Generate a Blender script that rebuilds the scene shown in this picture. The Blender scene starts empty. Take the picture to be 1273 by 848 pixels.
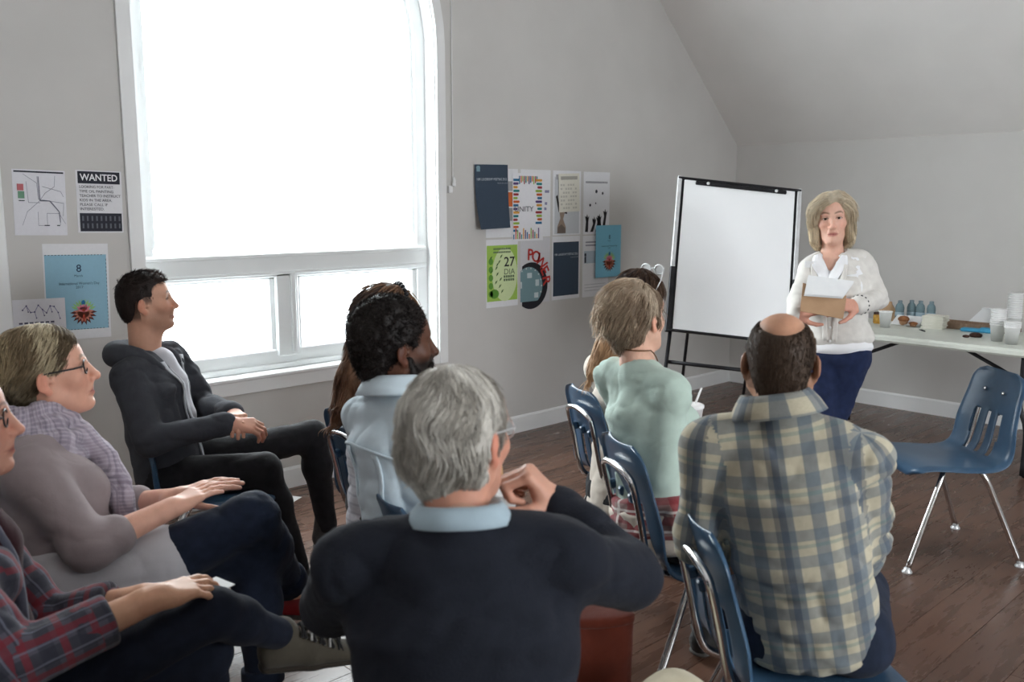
import bpy, math, random
import numpy as np
from mathutils import Vector, Matrix

# ------------------------------------------------------------------ camera, sky, light, exposure
scene = bpy.context.scene
COL = scene.collection
IMG_W, IMG_H, FPX = 1273.0, 848.0, 1127.0
PITCH = math.atan(174.0 / FPX)
AZ = math.radians(46.25)
CAM = np.array([0.0, 0.0, 1.55])
FW = np.array([math.cos(AZ) * math.cos(PITCH), math.sin(AZ) * math.cos(PITCH), -math.sin(PITCH)])
RT = np.array([math.sin(AZ), -math.cos(AZ), 0.0])
UP = np.cross(RT, FW)
cam_data = bpy.data.cameras.new('camera')
cam_data.sensor_fit = 'HORIZONTAL'
cam_data.sensor_width = 36.0
cam_data.lens = 36.0 * FPX / IMG_W
cam_data.clip_start = 0.05
cam_data.clip_end = 300
cam_data.dof.use_dof = True
cam_data.dof.focus_distance = 4.2
cam_data.dof.aperture_fstop = 4.5
cam_ob = bpy.data.objects.new('camera', cam_data)
COL.objects.link(cam_ob)
cam_ob.location = CAM
cam_ob.rotation_euler = (math.pi / 2 - PITCH, 0, AZ - math.pi / 2)
scene.camera = cam_ob

world = bpy.data.worlds.new('overcast_sky')
scene.world = world
world.use_nodes = True
wn = world.node_tree
wn.nodes['Background'].inputs['Color'].default_value = (0.93, 0.97, 1.0, 1)
wn.nodes['Background'].inputs['Strength'].default_value = 14.0

vs = scene.view_settings
vs.view_transform = 'Standard'
vs.look = 'None'
vs.gamma = 1.0
vs.use_curve_mapping = False
vs.exposure = 0.25

YW, XW = 4.30, 6.73              # window wall, knee wall
XL, YB = 2.6 * 2 - 6.73, -2.6    # opposite knee wall, rear wall
KNEE, RIDGE_X, SLOPE = 2.01, 2.6, 0.905
WX0, WX1, WSILL, WSPRING = 1.708, 3.49, 0.635, 2.45   # main window opening
def portal(name, loc, rot, sx, sy):
    l = bpy.data.lights.new(name, 'AREA')
    l.shape = 'RECTANGLE'; l.size = sx; l.size_y = sy
    l.cycles.is_portal = True
    o = bpy.data.objects.new(name, l)
    o.location = loc; o.rotation_euler = rot
    COL.objects.link(o)
portal('window_portal', ((WX0 + WX1) / 2, YW + .16, 2.0), (-math.pi / 2, 0, 0), 1.9, 2.9)
portal('rear_fill_portal', (RIDGE_X, YB - .05, 1.65), (math.pi / 2, 0, 0), 2.1, 1.6)  # guides sky light through the added, unseen opening behind the camera

# ------------------------------------------------------------------ helpers
rng = np.random.default_rng(7)
def S(px, py, d):
    """world point measured at photo pixel (px,py), d metres in front of the camera"""
    return CAM + (FW + RT * (px - IMG_W / 2) / FPX - UP * (py - IMG_H / 2) / FPX) * d
def V3(*a): return np.array(a, float)
def nrm(v): v = np.asarray(v, float); return v / (np.linalg.norm(v) + 1e-12)
def lerp(a, b, t): return np.asarray(a) * (1 - t) + np.asarray(b) * t

MATS = {}
def principled(name, color, rough=.6, metal=0., spec=.5, alpha=None, trans=0., ior=1.45, sheen=0., coat=0.):
    m = bpy.data.materials.new(name); m.use_nodes = True
    b = m.node_tree.nodes['Principled BSDF']
    b.inputs['Base Color'].default_value = (*color, 1)
    b.inputs['Roughness'].default_value = rough
    b.inputs['Metallic'].default_value = metal
    b.inputs['Specular IOR Level'].default_value = spec
    b.inputs['Transmission Weight'].default_value = trans
    b.inputs['IOR'].default_value = ior
    b.inputs['Sheen Weight'].default_value = sheen
    b.inputs['Coat Weight'].default_value = coat
    return m
def nodes_of(m): return m.node_tree.nodes, m.node_tree.links, m.node_tree.nodes['Principled BSDF']
def add_noise(m, c1, c2, scale=8., detail=4., stretch=None, bump=0., bscale=None, coord='Object'):
    N, L, B = nodes_of(m)
    tc = N.new('ShaderNodeTexCoord'); mp = N.new('ShaderNodeMapping')
    if stretch: mp.inputs['Scale'].default_value = stretch
    L.new(tc.outputs[coord], mp.inputs['Vector'])
    no = N.new('ShaderNodeTexNoise'); no.inputs['Scale'].default_value = scale; no.inputs['Detail'].default_value = detail
    L.new(mp.outputs['Vector'], no.inputs['Vector'])
    r = N.new('ShaderNodeValToRGB')
    r.color_ramp.elements[0].position = .3; r.color_ramp.elements[1].position = .7
    r.color_ramp.elements[0].color = (*c1, 1); r.color_ramp.elements[1].color = (*c2, 1)
    L.new(no.outputs['Fac'], r.inputs['Fac']); L.new(r.outputs['Color'], B.inputs['Base Color'])
    if bump:
        n2 = N.new('ShaderNodeTexNoise'); n2.inputs['Scale'].default_value = bscale or scale * 10; n2.inputs['Detail'].default_value = 3
        L.new(mp.outputs['Vector'], n2.inputs['Vector'])
        bp = N.new('ShaderNodeBump'); bp.inputs['Strength'].default_value = bump; bp.inputs['Distance'].default_value = .002
        L.new(n2.outputs['Fac'], bp.inputs['Height']); L.new(bp.outputs['Normal'], B.inputs['Normal'])
    return m
def flat(color, rough=.7, spec=.3):
    key = ('flat', tuple(round(c, 3) for c in color), rough)
    if key not in MATS:
        m = principled('print_colour', color, rough, spec=spec)
        add_noise(m, tuple(c * .96 for c in color), color, 60)
        MATS[key] = m
    return MATS[key]
def cloth(name, c, var=.15, rough=.9, scale=14., bump=.5, bscale=500., sheen=.15, fold=.16):
    m = principled(name, c, rough, spec=.2, sheen=sheen)
    add_noise(m, tuple(x * (1 - var) for x in c), tuple(min(1, x * (1 + var)) for x in c), scale, 5, None, bump, bscale)
    if fold: add_folds(m, fold)
    return m
def add_folds(m, strength=.35):
    """mid-size crumple relief under the weave"""
    N, L, B = nodes_of(m)
    tc = N.new('ShaderNodeTexCoord'); no = N.new('ShaderNodeTexNoise'); no.inputs['Scale'].default_value = 9; no.inputs['Detail'].default_value = 2; no.inputs['Distortion'].default_value = .4
    L.new(tc.outputs['Object'], no.inputs['Vector'])
    ab = N.new('ShaderNodeMath'); ab.operation = 'SUBTRACT'; ab.inputs[1].default_value = .5; L.new(no.outputs['Fac'], ab.inputs[0])
    a2 = N.new('ShaderNodeMath'); a2.operation = 'ABSOLUTE'; L.new(ab.outputs[0], a2.inputs[0])
    bp = N.new('ShaderNodeBump'); bp.inputs['Strength'].default_value = strength; bp.inputs['Distance'].default_value = .05
    L.new(a2.outputs[0], bp.inputs['Height'])
    src = B.inputs['Normal'].links
    if src: L.new(bp.outputs['Normal'], src[0].from_node.inputs['Normal'])
    else: L.new(bp.outputs['Normal'], B.inputs['Normal'])
def srgb(r, g, b):
    f = lambda c: (c / 255) / 12.92 if c / 255 <= .04045 else ((c / 255 + .055) / 1.055) ** 2.4
    return (f(r), f(g), f(b))

def link(o, parent=None):
    COL.objects.link(o)
    if parent is not None: o.parent = parent
    return o
def meshobj(name, verts, faces, mat=None, parent=None, smooth=False, uv=None):
    me = bpy.data.meshes.new(name)
    me.from_pydata([tuple(map(float, v)) for v in verts], [], faces)
    if smooth: me.polygons.foreach_set('use_smooth', [True] * len(me.polygons))
    if mat: me.materials.append(mat)
    me.update()
    return link(bpy.data.objects.new(name, me), parent)
def npmesh(name, V, Q, mat=None, parent=None, smooth=True, attrs=None, T=None):
    """mesh from numpy arrays; Q quads (n,4), T optional triangles (n,3)"""
    me = bpy.data.meshes.new(name)
    V = np.ascontiguousarray(V, np.float32)
    nq = 0 if Q is None else len(Q); nt = 0 if T is None else len(T)
    me.vertices.add(len(V)); me.vertices.foreach_set('co', V.ravel())
    idx = []
    if nq: idx.append(np.asarray(Q, np.int32).ravel())
    if nt: idx.append(np.asarray(T, np.int32).ravel())
    idx = np.concatenate(idx)
    me.loops.add(len(idx)); me.loops.foreach_set('vertex_index', idx)
    me.polygons.add(nq + nt)
    st = np.concatenate([np.arange(nq) * 4, nq * 4 + np.arange(nt) * 3]).astype(np.int32)
    me.polygons.foreach_set('loop_start', st)
    me.polygons.foreach_set('use_smooth', np.full(nq + nt, smooth))
    if mat: me.materials.append(mat)
    me.update(calc_edges=True); me.validate()
    for an, arr in (attrs or {}).items():
        if len(arr) == len(idx) and len(arr) != len(V):
            a = me.attributes.new(an, 'FLOAT_VECTOR', 'CORNER'); a.data.foreach_set('vector', np.ascontiguousarray(arr, np.float32).ravel()); continue
        if arr.shape[1] == 3 and an != 'Col':
            a = me.attributes.new(an, 'FLOAT_VECTOR', 'POINT'); a.data.foreach_set('vector', np.ascontiguousarray(arr, np.float32).ravel())
        else:
            if arr.shape[1] == 3: arr = np.concatenate([arr, np.ones((len(arr), 1))], 1)
            a = me.attributes.new(an, 'FLOAT_COLOR', 'POINT'); a.data.foreach_set('color', np.ascontiguousarray(arr, np.float32).ravel())
    return link(bpy.data.objects.new(name, me), parent)
def tag(o, label=None, cat=None, group=None, kind=None):
    if label: o['label'] = label
    if cat: o['category'] = cat
    if group: o['group'] = group
    if kind: o['kind'] = kind
    return o
def empty(name, loc=(0, 0, 0), rz=0., label=None, cat=None, group=None, kind=None):
    o = bpy.data.objects.new(name, None); o.location = tuple(map(float, loc)); o.rotation_euler = (0, 0, rz)
    o.empty_display_size = .1
    COL.objects.link(o)
    return tag(o, label, cat, group, kind)
def copy_tree(o, parent=None):
    c = o.copy(); COL.objects.link(c); c.parent = parent
    for ch in list(o.children): copy_tree(ch, c)
    return c

class MB:
    """collects shapes into one mesh"""
    def __init__(s): s.v = []; s.f = []
    def add(s, vs_, fs):
        o = len(s.v); s.v += [tuple(map(float, v)) for v in vs_]; s.f += [tuple(i + o for i in f) for f in fs]; return s
    def box(s, c, d, R=None, bev=0.):
        c = np.asarray(c, float); hx, hy, hz = [x / 2 for x in d]
        if bev <= 0:
            vs_ = [V3(x, y, z) for x in (-hx, hx) for y in (-hy, hy) for z in (-hz, hz)]
            fs = [(0, 1, 3, 2), (4, 6, 7, 5), (0, 4, 5, 1), (2, 3, 7, 6), (0, 2, 6, 4), (1, 5, 7, 3)]
        else:
            b = min(bev, hx * .99, hy * .99, hz * .99); vs_ = []; ix = {}
            for sx in (-1, 1):
                for sy in (-1, 1):
                    for sz in (-1, 1):
                        for a in range(3):
                            h = [hx - b, hy - b, hz - b]; h[a] += b
                            ix[(sx, sy, sz, a)] = len(vs_); vs_.append(V3(sx * h[0], sy * h[1], sz * h[2]))
            fs = []
            for a in range(3):
                o1, o2 = (a + 1) % 3, (a + 2) % 3
                for sg in (-1, 1):
                    q = []
                    for (p, r_) in ((-1, -1), (1, -1), (1, 1), (-1, 1)):
                        k = [0, 0, 0]; k[a] = sg; k[o1] = p; k[o2] = r_; q.append(ix[(*k, a)])
                    fs.append(tuple(q if sg > 0 else q[::-1]))
                for p in (-1, 1):
                    for r_ in (-1, 1):
                        k0 = [0, 0, 0]; k1 = [0, 0, 0]
                        k0[a] = -1; k1[a] = 1
                        for k in (k0, k1): k[o1] = p; k[o2] = r_
                        q = [ix[(*k0, o1)], ix[(*k1, o1)], ix[(*k1, o2)], ix[(*k0, o2)]]
                        fs.append(tuple(q if p * r_ < 0 else q[::-1]))
            for sx in (-1, 1):
                for sy in (-1, 1):
                    for sz in (-1, 1):
                        q = [ix[(sx, sy, sz, a)] for a in range(3)]
                        fs.append(tuple(q if sx * sy * sz > 0 else q[::-1]))
        if R is not None: vs_ = [np.asarray(R) @ v for v in vs_]
        return s.add([v + c for v in vs_], fs)
    def tube(s, pts, r, n=8, closed=False, caps=True):
        P = [np.asarray(p, float) for p in pts]; m = len(P)
        rr = r if hasattr(r, '__len__') else [r] * m
        t0 = nrm(P[1] - P[0]); ref = V3(0, 0, 1) if abs(t0[2]) < .9 else V3(1, 0, 0)
        a = nrm(np.cross(t0, ref)); rings = []
        for i in range(m):
            if closed: t = nrm(P[(i + 1) % m] - P[i - 1])
            elif i == 0: t = t0
            elif i == m - 1: t = nrm(P[i] - P[i - 1])
            else: t = nrm(nrm(P[i + 1] - P[i]) + nrm(P[i] - P[i - 1]))
            a = nrm(a - t * (a @ t)); b = np.cross(t, a)
            rings.append([P[i] + rr[i] * (a * math.cos(2 * math.pi * j / n) + b * math.sin(2 * math.pi * j / n)) for j in range(n)])
        vs_ = [v for g in rings for v in g]; fs = []
        for i in range(m if closed else m - 1):
            i2 = (i + 1) % m
            for j in range(n):
                j2 = (j + 1) % n; fs.append((i * n + j, i * n + j2, i2 * n + j2, i2 * n + j))
        if caps and not closed:
            fs.append(tuple(range(n))[::-1]); fs.append(tuple((m - 1) * n + j for j in range(n)))
        return s.add(vs_, fs)
    def lathe(s, prof, c=(0, 0, 0), n=20, R=None):
        vs_ = []; fs = []; c = np.asarray(c, float)
        for (r, z) in prof:
            for j in range(n):
                v = V3(r * math.cos(2 * math.pi * j / n), r * math.sin(2 * math.pi * j / n), z)
                vs_.append((np.asarray(R) @ v if R is not None else v) + c)
        m = len(prof)
        for i in range(m - 1):
            for j in range(n):
                j2 = (j + 1) % n; fs.append((i * n + j, i * n + j2, (i + 1) * n + j2, (i + 1) * n + j))
        fs.append(tuple(range(n))[::-1]); fs.append(tuple((m - 1) * n + j for j in range(n)))
        return s.add(vs_, fs)
    def prism(s, poly, d0, d1, frame):
        """poly: 2-D outline, extruded from d0 to d1; frame(u,v,d)->xyz"""
        n = len(poly)
        vs_ = [frame(u, v, d0) for u, v in poly] + [frame(u, v, d1) for u, v in poly]
        fs = [tuple(range(n))[::-1], tuple(range(n, 2 * n))]
        fs += [(i, (i + 1) % n, n + (i + 1) % n, n + i) for i in range(n)]
        return s.add(vs_, fs)
    def build(s, name, mat, parent=None, smooth=False):
        return meshobj(name, s.v, s.f, mat, parent, smooth)
def smooth_path(pts, n=6, closed=False):
    P = [np.asarray(p, float) for p in pts]; out = []; m = len(P)
    for i in range(m if closed else m - 1):
        p0 = P[i - 1] if (i > 0 or closed) else P[0]; p1 = P[i]; p2 = P[(i + 1) % m]
        p3 = P[(i + 2) % m] if (i + 2 < m or closed) else P[-1]
        for k in range(n):
            t = k / n
            out.append(.5 * ((2 * p1) + (-p0 + p2) * t + (2 * p0 - 5 * p1 + 4 * p2 - p3) * t * t + (-p0 + 3 * p1 - 3 * p2 + p3) * t ** 3))
    if not closed: out.append(P[-1])
    return out
def rotz(a): c, s_ = math.cos(a), math.sin(a); return np.array([[c, -s_, 0], [s_, c, 0], [0, 0, 1.]])
def rotx(a): c, s_ = math.cos(a), math.sin(a); return np.array([[1., 0, 0], [0, c, -s_], [0, s_, c]])
def roty(a): c, s_ = math.cos(a), math.sin(a); return np.array([[c, 0, s_], [0, 1., 0], [-s_, 0, c]])

def text_mesh(txt, size=1., bold=0., align='CENTER', spacing=1., depth=0.):
    cu = bpy.data.curves.new('lettering', 'FONT'); cu.body = txt; cu.size = size; cu.offset = bold
    cu.align_x = align; cu.align_y = 'CENTER'; cu.space_line = spacing; cu.resolution_u = 3
    o = bpy.data.objects.new('lettering', cu); COL.objects.link(o)
    dg = bpy.context.evaluated_depsgraph_get()
    me = bpy.data.meshes.new_from_object(o.evaluated_get(dg))
    vs_ = [tuple(v.co) for v in me.vertices]; fs = [tuple(p.vertices) for p in me.polygons]
    bpy.data.objects.remove(o); bpy.data.curves.remove(cu); bpy.data.meshes.remove(me)
    return vs_, fs

# ------------------------------------------------------------------ surface materials
M = {}
M['wall'] = add_noise(principled('wall_paint', (.5, .5, .5), .75, spec=.25), srgb(198, 196, 193), srgb(203, 201, 198), 3, 4, None, .12, 180)
M['ceiling'] = add_noise(principled('ceiling_paint', (.6, .6, .6), .85, spec=.2), srgb(222, 219, 216), srgb(227, 224, 221), 3, 4, None, .1, 160)
M['trim'] = add_noise(principled('trim_paint', (.8, .8, .8), .45), srgb(228, 229, 229), srgb(234, 235, 235), 4, 3, None, .05, 120)
M['vinyl'] = add_noise(principled('window_vinyl', (.85, .87, .87), .35), srgb(232, 236, 236), srgb(238, 241, 241), 4)
M['dark'] = add_noise(principled('dark_metal', (.03, .03, .032), .4, .6), (.02, .02, .022), (.035, .035, .04), 20)
M['chrome'] = add_noise(principled('chrome', (.75, .75, .76), .16, 1.), (.7, .7, .71), (.8, .8, .8), 30)
M['alu'] = add_noise(principled('aluminium', (.7, .71, .72), .38, .45), (.62, .63, .64), (.72, .73, .74), 30)
M['shell'] = add_noise(principled('chair_plastic', srgb(54, 82, 108), .3, spec=.5), srgb(49, 76, 102), srgb(58, 87, 113), 12, 4, None, .05, 700)
M['silver'] = add_noise(principled('silver_paint', (.6, .61, .62), .4, .1), (.56, .57, .58), (.66, .67, .68), 30)
M['paper'] = add_noise(principled('white_paper', (.85, .85, .86), .8, spec=.2), srgb(232, 234, 236), srgb(238, 239, 240), 20)
M['foam'] = add_noise(principled('white_cup', (.85, .85, .85), .5), srgb(236, 236, 236), srgb(243, 243, 243), 30)
_b = nodes_of(M['foam'])[2]; _b.inputs['Subsurface Weight'].default_value = .35; _b.inputs['Subsurface Radius'].default_value = (.02, .02, .02)
M['tabletop'] = add_noise(principled('table_plastic', (.7, .72, .68), .4), srgb(214, 218, 209), srgb(221, 225, 216), 12, 4, None, .08, 400)

# floor boards: colour varies from board to board
mf = principled('floor_wood', (.1, .05, .03), .3, spec=.5); M['floor'] = mf
N, L, B = nodes_of(mf)
oi = N.new('ShaderNodeObjectInfo'); tc = N.new('ShaderNodeTexCoord'); ad = N.new('ShaderNodeVectorMath'); ad.operation = 'ADD'
mp = N.new('ShaderNodeMapping'); mp.inputs['Scale'].default_value = (1.3, 8, 1)
sc_ = N.new('ShaderNodeVectorMath'); sc_.operation = 'SCALE'; sc_.inputs['Scale'].default_value = 37.
cmb = N.new('ShaderNodeCombineXYZ'); L.new(oi.outputs['Random'], cmb.inputs['X']); L.new(oi.outputs['Random'], cmb.inputs['Y'])
L.new(cmb.outputs['Vector'], sc_.inputs[0]); L.new(tc.outputs['Object'], ad.inputs[0]); L.new(sc_.outputs['Vector'], ad.inputs[1])
L.new(ad.outputs['Vector'], mp.inputs['Vector'])
no = N.new('ShaderNodeTexNoise'); no.inputs['Scale'].default_value = 2.2; no.inputs['Detail'].default_value = 7; no.inputs['Roughness'].default_value = .62
L.new(mp.outputs['Vector'], no.inputs['Vector'])
rp = N.new('ShaderNodeValToRGB'); e = rp.color_ramp.elements
e[0].position = .28; e[0].color = (*srgb(76, 54, 44), 1); e[1].position = .72; e[1].color = (*srgb(106, 78, 64), 1)
L.new(no.outputs['Fac'], rp.inputs['Fac'])
hv = N.new('ShaderNodeHueSaturation'); mr = N.new('ShaderNodeMapRange'); mr.inputs['To Min'].default_value = .8; mr.inputs['To Max'].default_value = 1.15
L.new(oi.outputs['Random'], mr.inputs['Value']); L.new(mr.outputs['Result'], hv.inputs['Value']); L.new(rp.outputs['Color'], hv.inputs['Color'])
L.new(hv.outputs['Color'], B.inputs['Base Color'])
rr_ = N.new('ShaderNodeMapRange'); rr_.inputs['To Min'].default_value = .2; rr_.inputs['To Max'].default_value = .36
L.new(no.outputs['Fac'], rr_.inputs['Value']); L.new(rr_.outputs['Result'], B.inputs['Roughness'])
bp = N.new('ShaderNodeBump'); bp.inputs['Strength'].default_value = .12; bp.inputs['Distance'].default_value = .002
L.new(no.outputs['Fac'], bp.inputs['Height']); L.new(bp.outputs['Normal'], B.inputs['Normal'])

mg = bpy.data.materials.new('window_glass'); mg.use_nodes = True; M['glass'] = mg
nt = mg.node_tree; nt.nodes.clear()
out = nt.nodes.new('ShaderNodeOutputMaterial'); mx = nt.nodes.new('ShaderNodeMixShader'); tr = nt.nodes.new('ShaderNodeBsdfTransparent'); gl = nt.nodes.new('ShaderNodeBsdfGlossy')
gl.inputs['Roughness'].default_value = .02; tr.inputs['Color'].default_value = (.97, .985, .98, 1)
nz = nt.nodes.new('ShaderNodeTexNoise'); nz.inputs['Scale'].default_value = 1.5
mrr = nt.nodes.new('ShaderNodeMapRange'); mrr.inputs['To Min'].default_value = .05; mrr.inputs['To Max'].default_value = .07
nt.links.new(nz.outputs['Fac'], mrr.inputs['Value']); nt.links.new(mrr.outputs['Result'], mx.inputs['Fac'])
nt.links.new(tr.outputs[0], mx.inputs[1]); nt.links.new(gl.outputs[0], mx.inputs[2]); nt.links.new(mx.outputs[0], out.inputs[0])

# ------------------------------------------------------------------ room shell
def roof_z(x): return KNEE + SLOPE * (min(XW - x, x - XL))
TH = .16
def struct(o): o['kind'] = 'structure'; return o
# floor: slab with separate boards on it
fl = struct(empty('floor', (2.6, .9, 0)))
meshobj('subfloor', [(XL - 2.6, YB - .9, -.03), (XW - 2.6, YB - .9, -.03), (XW - 2.6, YW - .9, -.03), (XL - 2.6, YW - .9, -.03)], [(0, 1, 2, 3)], M['dark'], fl)
PW, PL = .19, 1.22
bm_ = MB().box((PL / 2, 0, -.006), (PL - .0012, PW - .0014, .012), bev=.0009)
first = None
rows = int((YW - YB) / PW) + 1
for r_ in range(rows):
    y = YW - PW / 2 - r_ * PW
    x = XL - random.Random(r_).random() * PL
    while x < XW:
        x0, x1 = max(x, XL), min(x + PL, XW)
        if x1 - x0 > .02:
            if y > -.6 and x1 > -.2:
                if first is None: first = bm_.build('floor_board', M['floor'], fl); o = first
                else: o = first.copy(); COL.objects.link(o)
                o.location = (x0 - 2.6, y - .9, 0); o.scale = ((x1 - x0) / PL, 1, 1)
        x += PL
# boards out of sight behind the camera in one mesh
bk = MB()
for r_ in range(rows):
    y = YW - PW / 2 - r_ * PW
    if y <= -.6: bk.box((0, y - .9, -.006), (XW - XL, PW - .003, .012))
    else: bk.box(((XL - .9) / 2 + -2.6 + .2, y - .9, -.0065), (1.2, PW - .003, .011))
o = bk.build('floor_boards_rear', M['floor'], fl); o['kind'] = 'stuff'

def wall_with_arch(name, yf, yb, ox0, ox1, osill, ospring, arch=True):
    """gable wall between y=yf (room side) and y=yb with one opening"""
    xc, R_ = (ox0 + ox1) / 2, (ox1 - ox0) / 2
    na = 24
    if arch: curve = [(xc - R_ * math.cos(math.pi * i / na), ospring + R_ * math.sin(math.pi * i / na)) for i in range(na + 1)]
    else: curve = [(ox0 + (ox1 - ox0) * i / 4, ospring) for i in range(5)]
    quads = []
    quads.append([(XL, 0), (ox0, 0), (ox0, roof_z(ox0)), (XL, KNEE)])
    quads.append([(ox1, 0), (XW, 0), (XW, KNEE), (ox1, roof_z(ox1))])
    quads.append([(ox0, 0), (ox1, 0), (ox1, osill), (ox0, osill)])
    for (a, b) in zip(curve[:-1], curve[1:]):
        quads.append([a, b, (b[0], roof_z(b[0])), (a[0], roof_z(a[0]))])
    mb = MB()
    for q in quads:
        for yy, fl_ in ((yf, 0), (yb, 1)):
            vs_ = [(x, yy, z) for x, z in q]
            mb.add(vs_, [(0, 1, 2, 3)])
    ring = [(ox0, osill)] + ([(ox0, ospring)] if not arch else []) + curve + [(ox1, osill)]
    for a, b in zip(ring, ring[1:] + ring[:1]):
        mb.add([(a[0], yf, a[1]), (b[0], yf, b[1]), (b[0], yb, b[1]), (a[0], yb, a[1])], [(0, 1, 2, 3)])
    return struct(mb.build(name, M['wall']))
wall_with_arch('wall_window_side', YW, YW + TH, WX0, WX1, WSILL, WSPRING)
wall_with_arch('wall_rear', YB, YB - TH, RIDGE_X - 1.0, RIDGE_X + 1.0, .9, 2.4, arch=False)  # opening is unseen, added and sized to let in fill light
struct(meshobj('wall_right', [(XW, YB, 0), (XW, YW, 0), (XW, YW, KNEE), (XW, YB, KNEE)], [(0, 1, 2, 3)], M['wall']))
struct(meshobj('wall_left', [(XL, YB, 0), (XL, YW, 0), (XL, YW, KNEE), (XL, YB, KNEE)], [(0, 1, 2, 3)], M['wall']))
zr = roof_z(RIDGE_X)
struct(meshobj('ceiling', [(XW, YB, KNEE), (XW, YW, KNEE), (RIDGE_X, YW, zr), (RIDGE_X, YB, zr), (XL, YW, KNEE), (XL, YB, KNEE)], [(0, 1, 2, 3), (3, 2, 4, 5)], M['ceiling']))
# baseboards
BH = .115
def baseboard(name, poly):
    mb = MB(); mb.prism([(0, 0), (.016, 0), (.016, BH - .012), (.006, BH), (0, BH)], poly[0], poly[1], poly[2]); return struct(mb.build(name, M['trim']))
baseboard('baseboard_window_side', (1.12, XW, lambda u, v, d: (d, YW - u, v)))
baseboard('baseboard_right', (YB, YW, lambda u, v, d: (XW - u, d, v)))
# door edge at the far left of the window wall
dr = struct(empty('door_1', (.62, YW, 0)))
t_ = MB(); t_.box((.46, -.012, 1.05), (.09, .024, 2.1), bev=.004); t_.box((-.46, -.012, 1.05), (.09, .024, 2.1), bev=.004); t_.box((0, -.012, 2.14), (1.01, .024, .09), bev=.004)
t_.build('door_frame', M['trim'], dr)
MB().box((0, -.004, 1.045), (.83, .008, 2.09), bev=.002).build('door_leaf', M['trim'], dr)

# ---- main window
win = struct(empty('window_1', ((WX0 + WX1) / 2, YW, WSILL)))
wx, wz = (WX0 + WX1) / 2, WSILL
def arch_band(r0, r1, d0, d1, z0, zs, na=24):
    """inverted-U band between half-widths r0<r1, from height z0 up, arch springing at zs"""
    def line(r):
        return [(-r, z0)] + [(-r * math.cos(math.pi * i / na), zs + r * math.sin(math.pi * i / na)) for i in range(na + 1)] + [(r, z0)]
    a, b = line(r0), line(r1); mb = MB()
    for i in range(len(a) - 1):
        q = [a[i], a[i + 1], b[i + 1], b[i]]
        vs_ = [(x, d0, z) for x, z in q] + [(x, d1, z) for x, z in q]
        mb.add(vs_, [(0, 1, 2, 3), (7, 6, 5, 4), (0, 4, 5, 1), (3, 2, 6, 7), (0, 3, 7, 4), (1, 5, 6, 2)])
    return mb
hw = (WX1 - WX0) / 2; zs = WSPRING - wz
arch_band(hw - .002, hw + .062, -.018, 0.0, -.075, zs).build('casing', M['trim'], win)
arch_band(hw - .012, hw - .001, 0, .1, 0, zs).build('jamb', M['trim'], win)
MB().box((0, -.009, -.0375 + .0), (2 * hw - .006, .018, .075), bev=.003).build('apron', M['trim'], win)
MB().box((0, .038, .004), (2 * hw - .03, .125, .022), bev=.005).build('sill', M['trim'], win)
GY = .09     # frame depth behind the wall face
arch_band(hw - .085, hw - .012, GY, GY + .07, .015, zs).build('frame', M['vinyl'], win)
arch_band(hw - .105, hw - .083, GY + .02, GY + .05, .68, zs).build('sash_bead', M['vinyl'], win)
def zr_(z): return z - wz
MB().box((0, GY + .035, .075), (2 * hw - .05, .07, .085), bev=.006).box((0, GY + .028, .03), (2 * hw - .05, .09, .03), bev=.004).build('bottom_rail', M['vinyl'], win)
MB().box((0, GY + .03, zr_(1.215)), (2 * hw - .05, .08, .14), bev=.008).box((0, GY + .024, zr_(1.265)), (2 * hw - .05, .085, .022), bev=.004).box((0, GY + .024, zr_(1.17)), (2 * hw - .05, .085, .02), bev=.004).build('transom_rail', M['vinyl'], win)
MB().box((-.09, GY + .03, zr_(.95)), (.135, .08, .47), bev=.006).box((-.06, GY + .018, zr_(.95)), (.03, .085, .44), bev=.004).build('mullion', M['vinyl'], win)
for k, (x0, x1) in enumerate(((-hw + .085, -.155), (-.025, hw - .085))):
    sb = MB()
    for (cx, cz, sx, sz) in (((x0 + x1) / 2, zr_(1.148), x1 - x0, .03), ((x0 + x1) / 2, zr_(.735), x1 - x0, .03), (x0 + .015, zr_(.94), .03, .42), (x1 - .015, zr_(.94), .03, .42)):
        sb.box((cx, GY + .035, cz), (sx, .04, sz), bev=.004)
    sash = sb.build('sash', M['vinyl'], win)
    MB().box(((x0 + x1) / 2, GY + .04, zr_(.94)), (x1 - x0 - .04, .004, .4)).build('pane', M['glass'], win)
    if k == 1:
        for cx in (x0 + .1, x1 - .1):
            MB().tube([(cx - .012, GY + .008, zr_(1.13)), (cx - .012, GY + .005, zr_(1.105)), (cx + .012, GY + .005, zr_(1.105)), (cx + .012, GY + .008, zr_(1.13))], .003, 6).build('latch', M['alu'], win)
pane = [(-hw + .09, zr_(1.27)), (hw - .09, zr_(1.27))] + [((hw - .09) * math.cos(math.pi * i / 24), zs + (hw - .09) * math.sin(math.pi * i / 24)) for i in range(25)]
mbp = MB(); mbp.prism(pane, GY + .035, GY + .039, lambda u, v, d: (u, d, v)); mbp.build('pane', M['glass'], win)
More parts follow.
